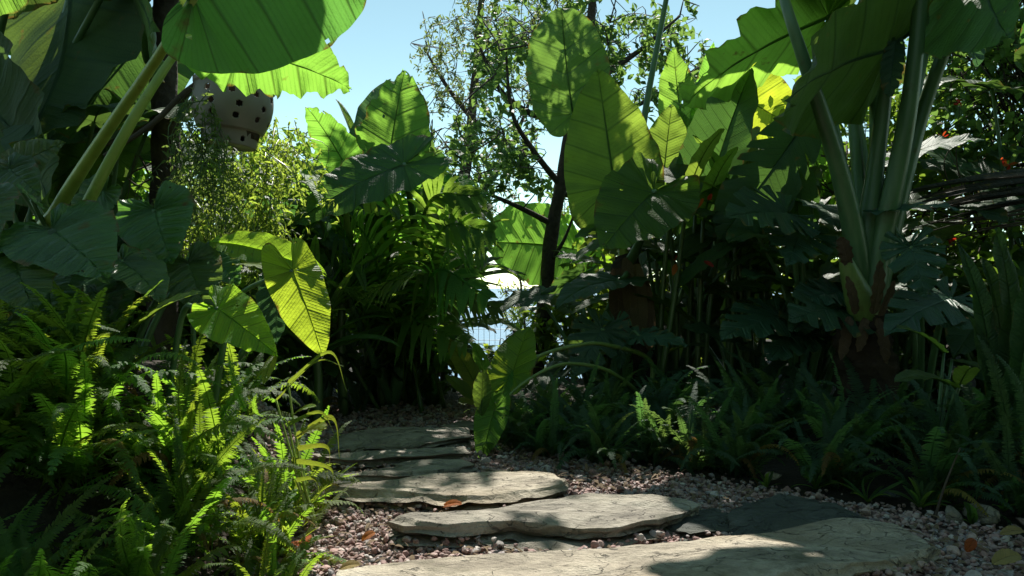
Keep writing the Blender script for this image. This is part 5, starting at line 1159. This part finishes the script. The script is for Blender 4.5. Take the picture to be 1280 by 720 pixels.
for b, c, t, w in (((360, 478, 1.5), (412, 440, 1.45), (434, 490, 1.42), .012), ((345, 500, 1.5), (395, 452, 1.45), (430, 458, 1.42), .008), ((370, 545, 1.4), (415, 522, 1.35), (425, 575, 1.33), .018), ((372, 560, 1.4), (410, 560, 1.35), (408, 605, 1.33), .014),
                   ((365, 575, 1.4), (412, 585, 1.35), (415, 612, 1.33), .014), ((370, 600, 1.4), (395, 600, 1.35), (400, 640, 1.33), .012), ((360, 530, 1.4), (400, 515, 1.35), (418, 542, 1.3), .012)):
    B, Cc, T = at(*b), at(*c), at(*t); cc = catmull([B, Cc, T], 20); wv = np.linspace(1, .1, 20)[:, None]*np.array((.25, -.5, .8))*w*.6
    V = np.stack([cc-wv, cc+np.array((0, -.002, 0)), cc+wv], 1).reshape(-1, 3); i = np.arange(19)*3
    Fb = np.concatenate([np.stack([i, i+1, i+4, i+3], -1), np.stack([i+1, i+2, i+5, i+4], -1)])
    P.add('blade', V, Fb, M['strap_lit'], lc=np.tile(np.array([[1, 0, 0], [0, 0, 0], [1, 0, 0.]]), (20, 1)))
    stem(P, [P.b, (P.b+B)/2+np.array((-.01, 0, .02)), B], [.003, .0025, .002], 'petiole', k=5)
for b, t, w in (((372, 545, 1.38), (408, 536, 1.32), .45), ((345, 440, 1.45), (330, 480, 1.4), .3), ((365, 520, 1.4), (395, 508, 1.36), .3)):
    leaf(P, 'lance', at(*b), at(*t), w, (0, -.5, 1), 'strap_lit', droop=.6, nv=10)
P = Plant('dry_stalk', 'thin brown dry stalk standing among the weeds under the ferns', 'stalk', onz(1168, 650, 0))
stem(P, [P.b, at(1180, 610, 1.6), at(1200, 560, 1.62)], [.003, .0025, .0015], 'twig')
GF = 'fallen leaves on the gravel'
for i, (px, py, dx, dy, mt, w, lab) in enumerate([
    (552, 634, 26, -4, 'orange_leaf', .42, 'orange brown fallen leaf against the edge of the pale slab'), (588, 632, 16, -2, 'tan_leaf', .35, 'small tan fallen leaf next to the orange leaf by the slab'),
    (452, 676, 16, -8, 'orange_leaf', .6, 'bright orange fallen leaf standing on the open gravel'), (424, 712, 26, -6, 'tan_leaf', .5, 'yellow orange fallen leaf at the near slab corner'),
    (372, 678, 10, 6, 'orange_leaf', .7, 'orange fallen leaf caught in the grass edge'), (1208, 690, 14, -14, 'orange_leaf', .6, 'brown fallen leaf among the stones by the weeds'),
    (1240, 705, 40, -8, 'tan_leaf', .5, 'large pale tan fallen leaf in the corner'), (1250, 668, 30, -4, 'tan_leaf', .5, 'curled tan fallen leaf beside the flat grey stone'),
    (458, 600, 14, -3, 'orange_leaf', .4, 'dark orange fallen leaf between two slabs'), (760, 622, 14, 3, 'tan_leaf', .4, 'yellowish fallen leaf on the shaded gravel')]):
    B = onz(px, py, .022); T = onz(px+dx, py+dy, .03)
    if dy < -7: T = B+np.array((dx/F*B[1], .01, -dy/F*B[1]))
    P = Plant('fallen_leaf', lab, 'fallen leaf', B, GF); leaf(P, 'lance', B, T, w, (.1, -.5, 1), mt, name='blade', droop=1.0, cup=.35, nv=8, corr=.01, n=24, m=5)

# ------------------------------------------------------------ understory and unseen trees added to block sky light
def clump(name, label, cat, base, n, h, ln, kind, mat, seed, group=None, w=.6, rad=.35, smat='petiole_dark', nv=9):
    r = np.random.default_rng(seed); base = np.asarray(base, float); base[2] = float(ground_z(base[0], base[1])); P = Plant(name, label, cat, base, group)
    for k in range(n):
        a = r.uniform(0, 6.28); e = base+np.array((rad*math.cos(a)*r.uniform(.3, 1), rad*.7*math.sin(a)*r.uniform(.3, 1), r.uniform(*h)))
        md = (base+e)/2+r.normal(0, .04, 3)+np.array((0, 0, .05)); stem(P, [base+r.normal(0, .02, 3)*np.array((1, 1, 0)), md, e], [.014, .010, .006], smat, k=6, n=12)
        d = np.array((math.cos(a), math.sin(a)*.8-.25, r.uniform(-.7, .3))); L_ = ln*r.uniform(.7, 1.2)
        leaf(P, kind, e, e+unit(d)*L_, w*r.uniform(.85, 1.15), (d[0]*.5+r.normal(0, .2), d[1]*.5-.35, .8), mat, droop=r.uniform(.3, .9), nv=nv, n=44, m=7, wave=.04)
    return P
GU = 'dark broad leaved plants deep in the shade'
for i, (px, d, n, h, ln, kind, mat, lab) in enumerate([
    (935, 3.1, 20, (.2, 1.15), .30, 'arrow', 'aloc_dark', 'dark broad leaved plant behind the monstera and the heliconia'), (1010, 2.85, 18, (.2, 1.0), .28, 'arrow', 'aloc_dark', 'dark broad leaved plant between the thick stalks and the heliconia'),
    (1115, 2.9, 18, (.2, .95), .28, 'arrow', 'aloc_dark', 'dark broad leaved plant right behind the pale sheath'), (1185, 2.95, 12, (.2, .75), .30, 'heart', 'aloc_dark', 'dark broad leaved plant under the dry palm sheaths'),
    (1255, 2.7, 10, (.2, .7), .28, 'heart', 'aloc_dark', 'dark broad leaved plant behind the wavy strap leaves'), (840, 3.2, 20, (.2, .9), .30, 'lance', 'strap', 'dark lance leaved plant behind the red bracts'),
    (745, 3.3, 14, (.15, .6), .24, 'heart', 'aloc_dark', 'dark broad leaved plant between slim tree and brown trunk'), (1290, 3.0, 12, (.8, 1.7), .34, 'arrow', 'aloc_dark', 'dark broad leaved plant at the edge below the red flowers')]):
    clump('broad_leaf_plant', lab, 'plant', ((px-640)/F*d, d, 0), n, h, ln, kind, mat, 700+i, GU, w=.7 if kind != 'lance' else .28)
for i, (px, d, n, h, ln, kind, mat, lab) in enumerate([
    (395, 3.1, 16, (.2, .9), .34, 'lance', 'strap', 'dark lance leaved plant behind the hanging yellow leaf'), (455, 3.9, 16, (.3, 1.1), .36, 'lance', 'strap', 'dark lance leaved plant behind the tall cordyline'),
    (335, 2.9, 12, (.3, .9), .30, 'heart', 'aloc_dark', 'dark broad leaved plant under the pale vine'), (525, 4.0, 16, (.2, .9), .32, 'lance', 'strap', 'dark lance leaved plant under the palm beside the sea gap'),
    (250, 2.7, 12, (.2, .8), .30, 'heart', 'aloc_dark', 'dark broad leaved plant behind the heart leaved clump'), (90, 2.4, 14, (.4, 1.1), .34, 'arrow', 'aloc_dark', 'dark broad leaved plant behind the pale petioles at the picture edge'),
    (470, 3.3, 16, (.1, .5), .24, 'lance', 'strap', 'low dark lance leaved plant above the dark ferns of the bend')]):
    clump('broad_leaf_plant', lab, 'plant', ((px-640)/F*d, d, 0), n, h, ln, kind, mat, 720+i, GU, w=.7 if kind != 'lance' else .26, rad=.4)
GT = 'unseen trees added around the camera to block sky light'  # out of view, put in to hold sky light off the front
for i, (x, y, hh, lab) in enumerate([(-3.0, -1.6, 1.5, 'added leafy tree, unseen, blocking sky light behind the sunlit fern bank'), (-.6, -3.4, 1.9, 'added leafy tree, unseen, blocking sky light across the path behind the viewer'), (2.2, -2.6, 1.9, 'added leafy tree, unseen, blocking sky light behind the viewer near the fern row'),
                                     (3.2, .2, 1.9, 'added leafy tree, unseen, blocking sky light past the end of the fern row')]):
    shrub('tree', lab, (x, y, 0), [(x, y, .9, 1.2, 1.0, .9), (x*.95, y*.95, hh, 1.3, 1.1, 1.0)], 3600, .26, .13, 'small_dark', 800+i, cat='tree', group=GT)

# dead bits lying among the stones and on the slabs
r = np.random.default_rng(61); n = 2200; y = r.uniform(1.05, 2.5, n); lo, hi = path_edges(y); x = lo+(hi-lo)*r.uniform(0, 1, n)
zz = np.full(n, .016)
for g_ in SLABS:
    k = inside(x, y, g_); zz[k] = -1
x, y, zz = x[zz > 0], y[zz > 0], zz[zz > 0]; n = len(x); d = rdir(r, n)*np.array((1, 1, .15)); d /= np.linalg.norm(d, axis=1)[:, None]
v, f = small_leaves(np.stack([x, y, zz], -1), d, rdir(r, n)*.4+np.array((0, 0, 1)), r.uniform(.008, .04, n), r.uniform(.002, .011, n), bend=.3)
link('leaf_litter', make_mesh('leaf_litter', v, f, M['dead']), kind='stuff')
